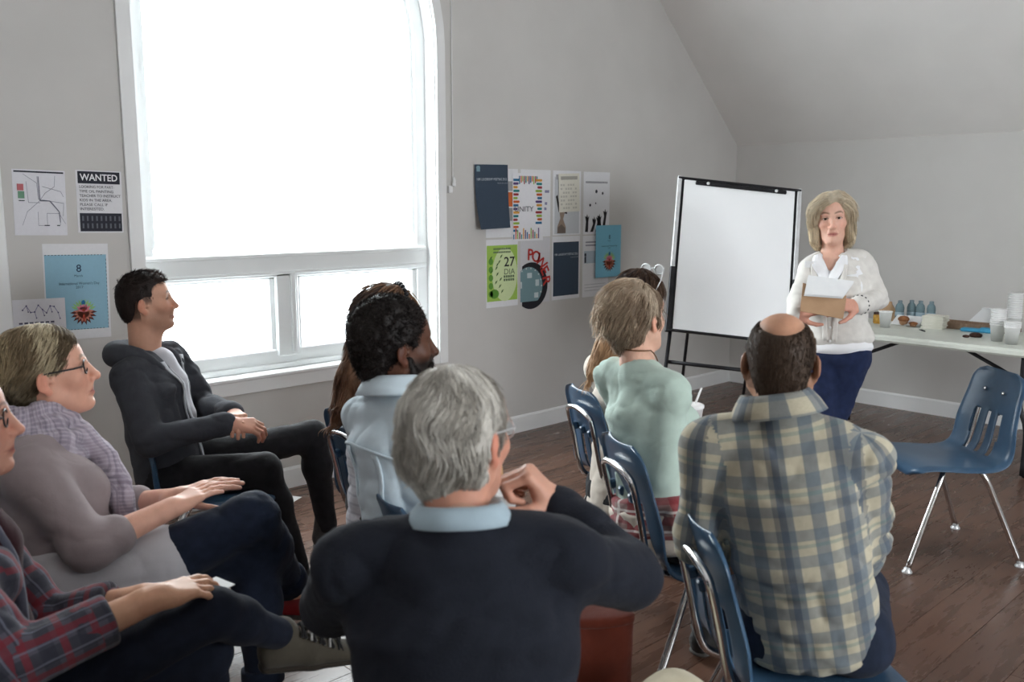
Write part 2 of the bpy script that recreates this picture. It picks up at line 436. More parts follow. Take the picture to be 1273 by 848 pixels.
# snowy ground and a shrub outside
snow = add_noise(principled('snow', (.85, .87, .9), .9), (.8, .82, .86), (.9, .91, .93), 1.5)
struct(meshobj('ground_outside', [(-40, YW + TH + .02, -1.2), (40, YW + TH + .02, -1.2), (40, 80, -1.2), (-40, 80, -1.2)], [(0, 1, 2, 3)], snow))
def bush(x, y, h_, w_, label, seed):
    r_ = random.Random(seed); mb = MB()
    for i in range(46):
        a = r_.random() * 6.28; e_ = w_ * r_.random() ** .5; p = V3(0, 0, 0)
        q = V3(e_ * math.cos(a), e_ * math.sin(a), h_ * (.45 + .55 * r_.random()))
        mb.tube([p, q * .5 + V3(r_.uniform(-.05, .05), r_.uniform(-.05, .05), .06), q], [.012, .008, .003], 4)
    o = mb.build('bare_shrub', cloth('shrub_bark', (.3, .29, .28), bump=0)); o.location = (x, y, -1.2)
    return tag(o, label, 'shrub')
bush(3.2, 9.0, 1.75, .6, 'pale bare shrub standing in the snow outside the window', 3)
# blind cord on the wall
cd = empty('blind_cord', (3.61, YW - .02, 1.64), label='thin white blind pull cord hanging beside the arched window', cat='blind cord')
MB().tube([(0, .012, 2.3), (0, .01, 1.2), (.0, .012, .03)], .0035, 6).build('cord', M['trim'], cd)
MB().lathe([(.004, .055), (.01, .04), (.012, 0), (.004, -.004)], n=10).build('toggle', M['trim'], cd)
MB().box((-.025, .008, -.02), (.03, .022, .045), bev=.004).build('cleat', M['trim'], cd)
# ------------------------------------------------------------------ posters on the window wall
INK = srgb(52, 56, 66)
def poster(name, label, x, z, w, h, base, rot=0., lift=.0, curl=None, group=None):
    """sheet of paper pinned flat on the wall; x,z is its lower-left corner"""
    p = empty(name, (x, YW - .0015 - lift, z), label=label, cat='poster', group=group)
    p.rotation_euler = (0, rot, 0)
    p['_w'] = w; p['_h'] = h
    n = 10; vs_ = []; fs = []
    for i in range(n + 1):
        for j in range(n + 1):
            u, v = i / n, j / n; y = 0.
            if curl: y = -curl * max(0, 1 - v * 1.3) ** 2 * (.35 + .65 * (1 - u))
            vs_.append((u * w, y, v * h))
    for i in range(n):
        for j in range(n):
            a = i * (n + 1) + j; fs.append((a, a + n + 1, a + n + 2, a + 1))
    o = meshobj('sheet', vs_, fs, flat(base), p)
    md = o.modifiers.new('thickness', 'SOLIDIFY'); md.thickness = .0006; md.offset = -1
    return p
def pprint(p, name, polys, color, layer=1, curl=0., rough=.7):
    """flat print on a poster; polys in 0..1 poster units"""
    w, h = p['_w'], p['_h']; vs_ = []; fs = []
    for poly in polys:
        if curl:                                    # subdivided so that the print follows the curling sheet
            (u0, v0), (u1, v1) = poly[0], poly[2]; n = 10; b = len(vs_)
            for i in range(n + 1):
                for j in range(n + 1):
                    u = u0 + (u1 - u0) * i / n; v = v0 + (v1 - v0) * j / n
                    vs_.append((u * w, -.0007 * layer - curl * max(0, 1 - v * 1.3) ** 2 * (.35 + .65 * (1 - u)), v * h))
            for i in range(n):
                for j in range(n):
                    a = b + i * (n + 1) + j; fs.append((a, a + n + 1, a + n + 2, a + 1))
        else:
            b = len(vs_); vs_ += [(u * w, -.0007 * layer, v * h) for u, v in poly]; fs.append(tuple(range(b, b + len(poly))))
    o = meshobj(name, vs_, fs, flat(color, rough), p)
    if len(polys) > 1: o['kind'] = 'stuff'
    return o
def ptext(p, txt, u, v, size, color, bold=0., align='CENTER', layer=3, wfit=None, rot=0., spacing=1.):
    w, h = p['_w'], p['_h']
    vs_, fs = text_mesh(txt, size * h, bold * size * h, align, spacing)
    xs = [a[0] for a in vs_]; k = 1.
    if wfit: k = wfit * w / (max(xs) - min(xs))
    c, s_ = math.cos(rot), math.sin(rot)
    return meshobj('lettering', [(u * w + (a[0] * k) * c - a[1] * s_, -.0007 * layer, v * h + (a[0] * k) * s_ + a[1] * c) for a in vs_], fs, flat(color), p)
def rect(u0, v0, u1, v1): return [(u0, v0), (u1, v0), (u1, v1), (u0, v1)]
def disc(u, v, ru, rv, n=28, a0=0, a1=2 * math.pi): return [(u + ru * math.cos(a0 + (a1 - a0) * i / n), v + rv * math.sin(a0 + (a1 - a0) * i / n)) for i in range(n)]
WHITE = srgb(226, 227, 230)
R_ = random.Random(5)

# transit map sheet
p = poster('map_sheet', 'white sheet printed with a thin line transit map and colour key', 1.165, 1.405, .213, .281, srgb(222, 222, 228), rot=math.radians(1.5))
pprint(p, 'header_bar', [rect(.03, .955, .97, .98)], INK)
def seg(pts, t):
    out_ = []
    for (a, b), (c, d) in zip(pts[:-1], pts[1:]):
        dx, dy = c - a, d - b; l = math.hypot(dx, dy); nx, ny = -dy / l * t, dx / l * t
        out_.append([(a - nx, b - ny), (c - nx, d - ny), (c + nx, d + ny), (a + nx, b + ny)])
    return out_
lines = [[(.2, .93), (.45, .8), (.47, .55), (.7, .53), (.85, .38), (.87, .16)], [(.46, .9), (.48, .55), (.95, .5), (.93, .3)], [(.8, .92), (.78, .75), (.6, .65), (.48, .52), (.25, .36), (.15, .15)],
         [(.25, .82), (.28, .5), (.5, .5)], [(.45, .36), (.45, .15), (.62, .15), (.62, .34), (.85, .34), (.97, .18)], [(.55, .75), (.9, .68), (.95, .6)]]
pprint(p, 'map_lines', [q for l_ in lines for q in seg(l_, .004)], srgb(150, 152, 165), 2)
pprint(p, 'map_lines', seg([(.48, .9), (.5, .53), (.68, .53), (.86, .36), (.87, .2)], .007), srgb(106, 108, 124), 3)
pprint(p, 'key_red', [rect(.08, .68, .2, .78)], srgb(190, 110, 115), 2)
pprint(p, 'key_green', [rect(.09, .56, .21, .67)], srgb(110, 150, 125), 2)
pprint(p, 'key_black', [rect(.1, .52, .21, .535)], INK, 2)
pprint(p, 'stop_marks', [rect(.56, .145, .66, .16), rect(.8, .145, .86, .16)], INK, 4)
# wanted notice
p = poster('wanted_notice', 'black and white notice headed WANTED beside the window casing', 1.424, 1.41, .2, .277, srgb(224, 224, 228), rot=math.radians(1.2))
pprint(p, 'header_band', [rect(.04, .79, .96, .985)], srgb(46, 48, 58))
pprint(p, 'tear_band', [rect(.05, .02, .97, .315)], srgb(46, 48, 58))
ptext(p, 'WANTED', .5, .885, .15, srgb(235, 235, 238), .018, wfit=.82)
for i, l_ in enumerate(['LOOKING FOR PART-', 'TIME OIL PAINTING', 'TEACHER TO INSTRUCT', 'KIDS IN THE AREA.', 'PLEASE CALL IF', 'INTERESTED.']):
    ptext(p, l_, .06, .735 - i * .071, .062, INK, .0, 'LEFT', wfit=[.76, .74, .9, .7, .6, .52][i])
pprint(p, 'tear_strips', [rect(.1 + .1 * i + .02 * k, .07 + .12 * j, .112 + .1 * i + .02 * k, .15 + .12 * j) for i in range(9) for j in range(2) for k in range(2)], srgb(120, 122, 132), 2)
# blue women's day poster, large
def womens_day(p, big):
    w = p['_w']
    BL = srgb(146, 188, 208) if big else srgb(124, 188, 212)
    m0 = (.02, .1, .965, .885) if big else (0, 0, 1, 1)
    if big:
        pprint(p, 'blue_field', [rect(*m0)], BL)
        pprint(p, 'stitch_border', [rect(m0[0] + .004 + .05 * i, m0[3] - .006, m0[0] + .03 + .05 * i, m0[3] + .001) for i in range(18)] + [rect(m0[0] + .05 * i, m0[1], m0[0] + .026 + .05 * i, m0[1] + .007) for i in range(18)] +
               [rect(m0[2] - .01, m0[1] + .04 * i, m0[2] - .002, m0[1] + .04 * i + .02) for i in range(19)], srgb(60, 80, 96), 2)
    D = srgb(48, 66, 92)
    ptext(p, '8', .53, .74 if big else .77, .11, D, .006)
    ptext(p, 'March', .52, .665 if big else .7, .034, D)
    ptext(p, "International Women's Day", .53, .585 if big else .6, .04, D, wfit=.62)
    ptext(p, '2017', .53, .545 if big else .56, .038, D)
    cu, cv, s_ = (.575, .28, .19) if big else (.53, .3, .24)
    asp = p['_w'] / p['_h']
    def petal(a, r0, r1, wd): 
        c, s2 = math.cos(a), math.sin(a); f = lambda x, y: (cu + (x * c - y * s2) * s_, cv + (x * s2 + y * c) * s_ * asp)
        return [f(r0, 0), f((r0 + r1) / 2, -wd), f(r1, 0), f((r0 + r1) / 2, wd)]
    pprint(p, 'leaf_print', [petal(math.radians(25 + 14 * i), .5, 1.15, .1) for i in range(10)], srgb(150, 200, 130), 2)
    pprint(p, 'dark_petals', [petal(math.radians(180 + 20 * i), .2, 1.12, .16) for i in range(10)], srgb(92, 50, 48), 3)
    pprint(p, 'salmon_petals', [petal(math.radians(170 + 22 * i), .0, .85, .16) for i in range(10)], srgb(206, 132, 112), 4)
    pprint(p, 'pink_petals', [petal(math.radians(45 + 22.5 * i), .0, .8, .15) for i in range(5)], srgb(226, 130, 150), 5)
    pprint(p, 'figure', [disc(cu, cv + .09 * s_ * 5 * asp * .4, .13 * s_, .13 * s_ * asp, 12), petal(-math.pi / 2, 0, .9, .12)], srgb(176, 70, 52), 6)
    pprint(p, 'crown_dot', [disc(cu, cv + .85 * s_ * asp, .16 * s_, .2 * s_ * asp, 12)], srgb(52, 120, 170), 6)
p = poster('womens_day_poster', 'large pale blue poster with a number 8 and lotus, left of the window', 1.258, .935, .279, .43, WHITE, rot=math.radians(1.5))
womens_day(p, True)
# molecule sheet overlapping it
p = poster('molecule_sheet', 'white sheet printed with a molecule drawing overlapping the blue poster', 1.125, .858, .214, .27, srgb(224, 224, 230), rot=math.radians(1.), lift=.008)
nodes_ = [(.18 + .075 * i, .83 + .07 * math.sin(i * 1.9)) for i in range(10)]
pprint(p, 'bonds', seg(nodes_, .006) + [q for a in nodes_[1::2] for q in seg([a, (a[0] + .03, a[1] - .1)], .006)], srgb(140, 140, 175))
pprint(p, 'atoms', [disc(a, b, .016, .013, 8) for a, b in nodes_] + [disc(a + .03, b - .1, .014, .011, 8) for a, b in nodes_[1::2]], srgb(70, 66, 110), 2)
pprint(p, 'caption', [rect(.1 + .1 * i, .6, .17 + .1 * i, .63) for i in range(7)], srgb(90, 90, 110))

# the cluster right of the window (tabloid sheets, two rows)
C0, CW, CH = 3.888, .282, .437
ROW1, ROW2 = 1.318, .868
NAVY = srgb(58, 72, 88)
def navy_print(p, u0, v0, u1, v1, curl=0.):
    pprint(p, 'navy_field', [rect(u0, v0, u1, v1)], NAVY, 1, curl)
    ptext(p, 'HBR LEADERSHIP MEETING 2015', (u0 + u1) / 2, v0 + (v1 - v0) * .77, .05, srgb(200, 208, 216), .0, wfit=(u1 - u0) * .9)
    ptext(p, 'March 25, 2015', u0 + (u1 - u0) * .82, v0 + (v1 - v0) * .71, .024, srgb(170, 180, 190), wfit=(u1 - u0) * .3)
# sheet with an orange block behind the navy one
p = poster('orange_block_poster', 'white poster with an orange block mostly hidden behind a navy poster', C0 - .002, ROW1, CW, CH, WHITE)
pprint(p, 'orange_block', [rect(.55, .45, .98, .66)], srgb(206, 108, 58)); pprint(p, 'grey_block', [rect(.52, .68, .95, .82)], srgb(160, 160, 162))
pprint(p, 'grey_photo', [rect(.6, .24, .9, .43)], srgb(150, 148, 146)); pprint(p, 'orange_edge', [rect(.88, .25, .98, .45)], srgb(196, 96, 50), 2)
p = poster('navy_poster', 'dark navy meeting poster with its lower left corner curling off the wall', 3.79, 1.375, .283, .4, NAVY, rot=math.radians(-1.), lift=.012, curl=.05)
ptext(p, 'HBR LEADERSHIP MEETING 2015', .5, .77, .055, srgb(200, 208, 216), .0, wfit=.9)
ptext(p, 'March 25, 2015', .82, .71, .025, srgb(170, 180, 190), wfit=.3)
pprint(p, 'logo', [disc(.1, .95, .06, .03, 12), rect(.05, .89, .15, .93)], srgb(130, 160, 172), 2)
p = poster('hand_edge_poster', 'white poster whose printed edge shows right behind the UNITY poster', C0 + .305, ROW1 - .005, CW, CH + .005, WHITE)
pprint(p, 'side_marks', [rect(.8, .66, .95, .7), rect(.8, .48, .88, .52), rect(.78, .4, .86, .44)], srgb(140, 140, 170), 2)
p = poster('unity_poster', 'white poster reading UNITY framed by small colourful raised hands', 4.115, 1.29, .282, .44, srgb(228, 228, 232), lift=.006)
ptext(p, 'UNITY', .36, .47, .11, srgb(110, 110, 116), .006, wfit=.62)
cols = [srgb(46, 110, 150), srgb(206, 100, 52), srgb(150, 180, 70), srgb(160, 60, 66), srgb(40, 130, 130), srgb(220, 160, 70), srgb(90, 70, 120)]
for ci, c in enumerate(cols):
    q = []
    for i in range(ci, 12, len(cols)): q += [rect(.2 + .052 * i, .84 + .02 * (i % 3), .235 + .052 * i, .96)]
    for i in range(ci, 14, len(cols)): q += [rect(.02 + .05 * i * 1.25, .03, .055 + .05 * i * 1.25, .1 + .03 * (i * 7 % 4))]
    for i in range(ci, 15, len(cols)): q += [rect(.02, .14 + .053 * i, .12 + .03 * (i % 3), .175 + .053 * i), disc(.13 + .03 * (i % 3), .158 + .053 * i, .03, .018, 8)]
    for i in range(ci + 2, 15, len(cols)): q += [rect(.84 - .03 * (i % 3), .14 + .053 * i, .96, .175 + .053 * i), disc(.83 - .03 * (i % 3), .158 + .053 * i, .03, .018, 8)]
    pprint(p, 'hand_print', q, c, 1 + ci % 2)
p = poster('dancer_poster', 'pale poster of a leaning dancer partly covered by a cream calendar', C0 + .61, ROW1, CW, CH, WHITE)
pprint(p, 'photo_field', [rect(.06, .02, .94, .9)], srgb(196, 200, 204)); pprint(p, 'grey_text', [rect(.1, .86, .9, .94)], srgb(170, 172, 178), 2)
pprint(p, 'dancer_arm', [[(.1, .6), (.16, .63), (.24, .42), (.5, .36), (.5, .33), (.2, .36)]], srgb(46, 42, 40), 2)
pprint(p, 'dancer_body', [[(.22, .4), (.42, .36), (.36, .25), (.46, .12), (.44, .03), (.16, .03), (.16, .14), (.26, .26)]], srgb(150, 132, 118), 3)
pprint(p, 'dancer_skirt', [[(.16, .12), (.3, .17), (.45, .1), (.45, .03), (.15, .03)]], srgb(112, 100, 92), 4)
p = poster('calendar_sheet', 'cream calendar sheet pinned over the dancer poster', C0 + .665, ROW1 + .155, .21, .26, srgb(222, 220, 208), rot=math.radians(-2), lift=.008)
pprint(p, 'calendar_rows', [rect(.08 + .115 * i, .08 + .1 * j, .16 + .115 * i, .13 + .1 * j) for i in range(7) for j in range(7) if (i * 3 + j) % 4], srgb(192, 190, 180))
pprint(p, 'calendar_head', [rect(.1, .84, .9, .93)], srgb(170, 168, 160))
p = poster('raised_hands_poster', 'white poster with black raised arms and small dark stars', C0 + .92, ROW1 - .002, CW, CH, WHITE)
pprint(p, 'header_text', [rect(.08 + .06 * i, .82, .125 + .06 * i, .85) for i in range(14)], srgb(130, 132, 138))
def arm(u, hgt, lean): return [[(u, .04), (u + .11, .04), (u + .1 + lean, hgt - .08), (u + .13 + lean, hgt), (u + .08 + lean, hgt - .03), (u + .05 + lean, hgt + .03), (u + .02 + lean, hgt - .02), (u - .03 + lean, hgt), (u + .01 + lean, hgt - .09)]]
pprint(p, 'raised_arms', arm(.07, .3, .02) + arm(.26, .26, .1) + arm(.46, .28, .06) + arm(.6, .3, -.04) + arm(.7, .38, .08), srgb(40, 38, 42), 2)
pprint(p, 'stars', [disc(a, b, r, r * .65, 5) for a, b, r in ((.48, .69, .05), (.72, .66, .04), (.25, .47, .04), (.46, .5, .025))], srgb(48, 50, 60), 2)
# second row
p = poster('green_leaf_poster', 'green leafy poster with a large number 27', C0 - .002, ROW2, CW, CH, WHITE)
pprint(p, 'green_field', [rect(.02, .09, .985, .915)], srgb(160, 196, 90)); pprint(p, 'pale_centre', [disc(.58, .48, .4, .4)], srgb(206, 222, 170), 2)
pprint(p, 'leaves', [[(a, b), (a + .05, b + .02), (a + .09, b + .06), (a + .03, b + .045)] for a, b in ((.3, .6), (.36, .64), (.27, .55), (.3, .46), (.4, .38), (.26, .34), (.38, .28), (.42, .72), (.1, .7), (.12, .5), (.45, .2))], srgb(62, 100, 50), 3)
pprint(p, 'stems', [disc(.14, .2 + .12 * i, .07, .05, 10) for i in range(5)] + [disc(.25, .2, .14, .07, 12)], srgb(96, 150, 60), 3)
ptext(p, '27', .72, .66, .2, srgb(40, 46, 44), .012, wfit=.34); ptext(p, 'DIA', .72, .515, .12, srgb(90, 110, 84), wfit=.34)
pprint(p, 'small_text', [rect(.54 + .07 * i, .38 + .05 * j, .595 + .07 * i, .415 + .05 * j) for i in range(5) for j in range(2)] + [rect(.22 + .055 * i, .85 - .05 * j, .265 + .055 * i, .875 - .05 * j) for i in range(10) for j in range(2)], srgb(96, 116, 86), 3)
p = poster('power_poster', 'poster reading POWER in red letters over a teal poker chip', C0 + .303, ROW2 + .002, CW, CH, srgb(206, 206, 210))
pprint(p, 'black_chip', [disc(.3, .3, .68, .36, 40)[0:0] or [(a, b) for a, b in disc(.36, .27, .56, .36, 44) if a > 0.0]], srgb(38, 38, 44))
pprint(p, 'teal_chip', [[(max(a, .0), max(b, .03)) for a, b in disc(.27, .26, .47, .3, 44)]], srgb(120, 150, 156), 2)
pprint(p, 'chip_rim', [disc(.27 + .44 * math.cos(t * .35), .26 + .28 * math.sin(t * .35), .022, .014, 6) for t in range(-1, 7)], srgb(200, 210, 212), 3)
pprint(p, 'chip_inlay', [rect(.22, .39, .38, .47), rect(.5, .26, .62, .36), rect(.46, .08, .6, .16), rect(.0, .24, .05, .34)], srgb(196, 208, 210), 3)
for i, ch in enumerate('POWER'):
    a = math.radians(88 - 20 * i)
    ptext(p, ch, .3 + .6 * math.cos(a) * .95, .27 + .47 * math.sin(a), .24, srgb(186, 58, 52), .02, layer=4, rot=a - math.pi / 2)
p = poster('navy_bordered_poster', 'navy meeting poster with a white border hanging flat', C0 + .606, ROW2 + .005, CW, CH, WHITE)
navy_print(p, .04, .06, .96, .91)
p = poster('figure_sheet_poster', 'white poster with grey text and small figures half under a small blue poster', C0 + .918, ROW2 + .003, CW, CH, WHITE)
pprint(p, 'pale_photo', [rect(.05, .55, .95, .75)], srgb(176, 190, 202)); pprint(p, 'text_lines', [rect(.1, .88 - .05 * i, .85 - .1 * i, .905 - .05 * i) for i in range(2)] + [rect(.08, .1 + .05 * i, .9, .106 + .05 * i) for i in range(3)], srgb(150, 152, 160), 2)
pprint(p, 'figure', [rect(.07, .56, .13, .66), disc(.1, .69, .04, .03, 8)], srgb(50, 54, 66), 2)
p = poster('small_womens_day_poster', 'small bright blue poster with a lotus overlapping two white posters', 4.93, 1.003, .28, .375, srgb(124, 188, 212), lift=.014)
womens_day(p, False)

# ------------------------------------------------------------------ stacking chairs
def build_chair():
    root = empty('stacking_chair')
    prof = [(.232, .398), (.234, .42), (.222, .438), (.17, .447), (.09, .443), (0., .436), (-.08, .432), (-.135, .438), (-.17, .458), (-.19, .495), (-.203, .55), (-.216, .61), (-.231, .67), (-.247, .73), (-.258, .77), (-.266, .8), (-.27, .815)]
    pr = np.array(smooth_path([(a, b, 0) for a, b in prof], 4))[:, :2]
    seg_ = np.r_[0, np.cumsum(np.linalg.norm(np.diff(pr, axis=0), axis=1))]; Lp = seg_[-1]
    nv, nu = 56, 34
    sv = np.linspace(0, Lp, nv + 1)
    py = np.interp(sv, seg_, pr[:, 0]); pz = np.interp(sv, seg_, pr[:, 1])
    def half(s):
        w = np.interp(s, [0, .05, .25, .42, .55, Lp - .12, Lp], [.2, .222, .228, .222, .21, .185, .178])
        if s < .05: w -= .05 * (1 - s / .05) ** 2
        if s > Lp - .07: w -= .085 * (1 - math.sqrt(max(0, 1 - ((s - Lp + .07) / .0702) ** 2)))
        return w
    ty = np.gradient(py); tz = np.gradient(pz); l = np.hypot(ty, tz); ny, nz_ = -tz / l, ty / l   # normal: towards the sitter
    if nz_[10] < 0: ny, nz_ = -ny, -nz_
    top = np.zeros((nv + 1, nu + 1, 3)); nn = np.zeros_like(top)
    for j in range(nv + 1):
        w = half(sv[j])
        for i in range(nu + 1):
            u = -1 + 2 * i / nu
            edge = max(0, (abs(u) - .86) / .14)
            back = np.clip((pz[j] - .46) / .12, 0, 1)
            dish = .02 * back * u * u + .004 * (1 - back) * u * u - .014 * edge ** 2
            top[j, i] = (u * w, py[j] + ny[j] * dish, pz[j] + nz_[j] * dish); nn[j, i] = (0, ny[j], nz_[j])
    bot = top - nn * .006
    hole = np.zeros((nv, nu), bool)
    for j in range(nv):
        zc = (pz[j] + pz[j + 1]) / 2; yc = (py[j] + py[j + 1]) / 2
        if yc < -.15 and .452 < zc < .625:
            for i in range(nu):
                xc = (top[j, i, 0] + top[j, i + 1, 0]) / 2
                for s0 in (-.078, 0, .078):
                    if abs(xc - s0) < .0165: hole[j, i] = True
    n1 = (nv + 1) * (nu + 1); idx = lambda j, i: j * (nu + 1) + i
    Q = []
    sol = ~hole
    for j in range(nv):
        for i in range(nu):
            if not sol[j, i]: continue
            a, b, c, d = idx(j, i), idx(j, i + 1), idx(j + 1, i + 1), idx(j + 1, i)
            Q.append((a, d, c, b)); Q.append((a + n1, b + n1, c + n1, d + n1))
            for (dj, di, e0, e1) in ((-1, 0, a, b), (1, 0, c, d), (0, -1, d, a), (0, 1, b, c)):
                jj, ii = j + dj, i + di
                if jj < 0 or ii < 0 or jj >= nv or ii >= nu or not sol[jj, ii]: Q.append((e0, e1, e1 + n1, e0 + n1))
    sh = npmesh('shell', np.concatenate([top.reshape(-1, 3), bot.reshape(-1, 3)]), np.array(Q), M['shell'], root)
    md = sh.modifiers.new('edges', 'BEVEL'); md.width = .002; md.segments = 1; md.limit_method = 'ANGLE'; md.angle_limit = 1.0
    for sx in (-1, 1):
        for sy in (-1, 1):
            foot = V3(sx * .232, sy * .257, .0)
            path = smooth_path([(sx * .1, sy * .055, .418), (sx * .15, sy * .075, .416), (sx * .178, sy * .1, .385), (sx * .197, sy * .15, .27), tuple(foot + V3(0, 0, .012))], 5)
            MB().tube(path, .0125, 10).build('leg', M['chrome'], root, True)
            MB().lathe([(.021, 0), (.022, .006), (.014, .014), (.013, .022)], foot, 12).build('glide', M['alu'], root, True)
    MB().box((0, .055, .42), (.2, .03, .012), bev=.004).box((0, -.055, .42), (.2, .03, .012), bev=.004).build('seat_plate', M['chrome'], root)
    w = .118
    path = smooth_path([(-.1, -.05, .415), (-w, -.12, .405), (-w, -.19, .43), (-w, -.219, .5), (-w, -.24, .6), (-w, -.262, .69), (-w + .02, -.27, .722), (0, -.276, .738), (w - .02, -.27, .722), (w, -.262, .69), (w, -.24, .6), (w, -.219, .5), (w, -.19, .43), (w, -.12, .405), (.1, -.05, .415)], 5)
    MB().tube(path, .011, 10).build('back_tube', M['chrome'], root, True)
    for sx in (-1, 1):
        MB().lathe([(.009, 0), (.008, .003), (.004, .005)], (sx * .062, -.234, .722), 10, rotx(-math.pi / 2 + .25)).build('rivet', M['chrome'], root, True)
    for s0 in (-.039, .039, -.117, .117)[:3]:
        MB().box((s0, -.233, .636), (.024, .022, .03), rotx(.25), bev=.005).build('rib_end', M['shell'], root)
    return root
chair0 = build_chair()
chair_used = [False]
def chair(x, y, az_deg, label):
    """az_deg: direction the sitter faces, from +X"""
    o = chair0 if not chair_used[0] else copy_tree(chair0)
    chair_used[0] = True
    o.location = (x, y, 0); o.rotation_euler = (0, 0, math.radians(az_deg - 90))
    return tag(o, label, 'chair', 'blue stacking chairs')
def chair_at(px, py, az_deg, label):
    """chair whose back rim is seen at this pixel"""
    d = FW + RT * (px - IMG_W / 2) / FPX - UP * (py - IMG_H / 2) / FPX; q = CAM + d * (.812 - 1.55) / d[2]; a = math.radians(az_deg)
    return chair(q[0] + math.cos(a) * .268, q[1] + math.sin(a) * .268, az_deg, label)
chair(4.061, 1.502, 143, 'empty blue plastic stacking chair beside the folding table')

# ------------------------------------------------------------------ folding table and what stands on it
TX, TYC, TZ, TD, TL = 5.80, 2.24, .74, .76, 1.8
tb = empty('folding_table', (TX, TYC, 0), label='long off-white folding table with dark metal legs along the wall', cat='table')
MB().box((0, 0, TZ - .022), (TD, TL, .044), bev=.012).build('table_top', M['tabletop'], tb)
for sy in (-1, 1):
    for sx in (-1, 1):
        x0 = sx * .27; y0 = sy * .61
        pth = smooth_path([(x0, y0, TZ - .05), (x0, y0, .52), (x0, y0 - .0, .40), (x0 * 1.06, y0 + sy * .045, .27), (x0 * 1.06, y0 + sy * .045, .012)], 4)
        MB().tube(pth, .0145, 8).build('leg', M['dark'], tb, True)
    MB().tube([(-.27, sy * .62, .45), (.27, sy * .62, .45)], .011, 8).build('crossbar', M['dark'], tb, True)
    MB().tube([(-.286, sy * .665, .012), (.286, sy * .665, .012)], .013, 8).build('foot_bar', M['dark'], tb, True)
    MB().tube([(0, sy * .62, .45), (0, sy * .4, .56), (0, sy * .12, TZ - .05)], .0115, 8).build('brace', M['dark'], tb, True)
    MB().tube([(.0, sy * .62, .45), (.0, sy * .645, .38)], .009, 8).build('brace_clip', M['dark'], tb, True)
def on_table(px, py): # a point of the table top seen at this pixel
    d = (FW + RT * (px - IMG_W / 2) / FPX - UP * (py - IMG_H / 2) / FPX); return CAM + d * (TZ - 1.55) / d[2]
def cup(loc, label, h_=.1, r0=.029, r1=.041, rings=0, pitch=.012, group=None, name='paper_cup'):
    c = empty(name, loc, label=label, cat='cup', group=group)
    MB().lathe([(r0 - .001, .003), (r0, 0), (r1, h_ - .004), (r1 + .002, h_ - .003), (r1 + .0025, h_), (r1 - .001, h_), (r1 - .002, h_ - .004), (r0 - .002, .006)], n=24).build('cup_wall', M['foam'], c, True)
    MB().lathe([(r1 + .0012, h_ - .005), (r1 + .0034, h_ - .003), (r1 + .0034, h_), (r1 + .001, h_ + .0012)], n=24).build('rim', M['foam'], c, True)
    return c
cup(on_table(1100, 407), 'single white paper cup standing by the presenter', .105)
ORD = ['first', 'second', 'third', 'fourth', 'fifth', 'sixth', 'seventh', 'eighth', 'ninth', 'tenth', 'eleventh', 'twelfth']
def stack(px, py, n, what, dz=.021):
    b = on_table(px, py)
    for i in range(n):
        nth = 'topmost' if i == n - 1 else ('lowest' if i == 0 else ORD[i] + ' from the bottom')
        c = cup(b + V3(0, 0, i * dz), 'white foam cup, ' + nth + ' of the ' + what, .1, .029, .042, group='cups in the ' + what, name='foam_cup')
stack(1239, 424, 8, 'middle-height cup stack on the table', .0125)
stack(1259, 414, 12, 'tallest cup stack on the table', .0135)
stack(1257, 428, 4, 'shortest cup stack on the table', .0095)
# water bottles
mbot = principled('bottle_plastic', srgb(140, 168, 178), .12, trans=.55, ior=1.3); add_noise(mbot, srgb(138, 164, 172), srgb(160, 184, 192), 14)
mcap = add_noise(principled('bottle_cap', srgb(110, 126, 134), .5), srgb(104, 120, 128), srgb(118, 134, 142), 20)
spots = [(1117.5, 400.5), (1132, 400), (1143, 401), (1156.5, 402)]
bl = ['squat clear water bottle at the end of the row by the paper cup', 'clear water bottle second from the paper cup', 'clear water bottle third from the paper cup', 'clear water bottle behind the pile of napkins']
b0 = None
for (a, b), lb in zip(spots, bl):
    p_ = on_table(a, b)
    if b0 is None:
        b0 = empty('water_bottle', p_)
        MB().lathe([(.024, 0), (.028, .004), (.0285, .03), (.0265, .036), (.0285, .042), (.0285, .072), (.0265, .077), (.0285, .082), (.0285, .1), (.024, .118), (.014, .13), (.0125, .134)], n=20).build('bottle_body', mbot, b0, True)
        MB().lathe([(.014, .132), (.0145, .134), (.0145, .146), (.012, .148)], n=16).build('cap', mcap, b0, True)
        MB().lathe([(.0288, .044), (.029, .045), (.029, .069), (.0288, .07)], n=20).build('label_band', add_noise(principled('bottle_label', srgb(150, 172, 184), .5), srgb(140, 164, 178), srgb(164, 184, 194), 30), b0, True)
        o = b0
    else:
        o = copy_tree(b0); o.location = tuple(p_)
    tag(o, lb, 'bottle', 'water bottles on the table')
# napkin piles, plates of muffins, tray, blue napkin, box
def sheets(name, loc, w, d, n, t, mat, label, cat, rz=0., jit=.004):
    e_ = empty(name, loc, rz, label, cat); r_ = random.Random(len(label))
    first_ = None
    for i in range(n):
        if first_ is None: first_ = MB().box((0, 0, t / 2), (w, d, t * .9), bev=t * .3).build('napkin', mat, e_); o = first_
        else: o = first_.copy(); COL.objects.link(o); o.parent = e_
        o.location = (r_.uniform(-jit, jit), r_.uniform(-jit, jit), i * t); o.rotation_euler = (0, 0, r_.uniform(-.03, .03))
    return e_
mnap = add_noise(principled('napkin_paper', srgb(228, 226, 212), .9), srgb(222, 221, 208), srgb(234, 232, 222), 20, 4, None, .3, 300)
sheets('napkin_pile', on_table(1162, 408) , .13, .13, 11, .0075, mnap, 'tall pile of cream paper napkins in the middle of the table', 'napkins', .1)
mbrown = add_noise(principled('muffin_crust', srgb(132, 84, 52), .85), srgb(112, 66, 38), srgb(156, 104, 66), 60, 5, None, .8, 200)
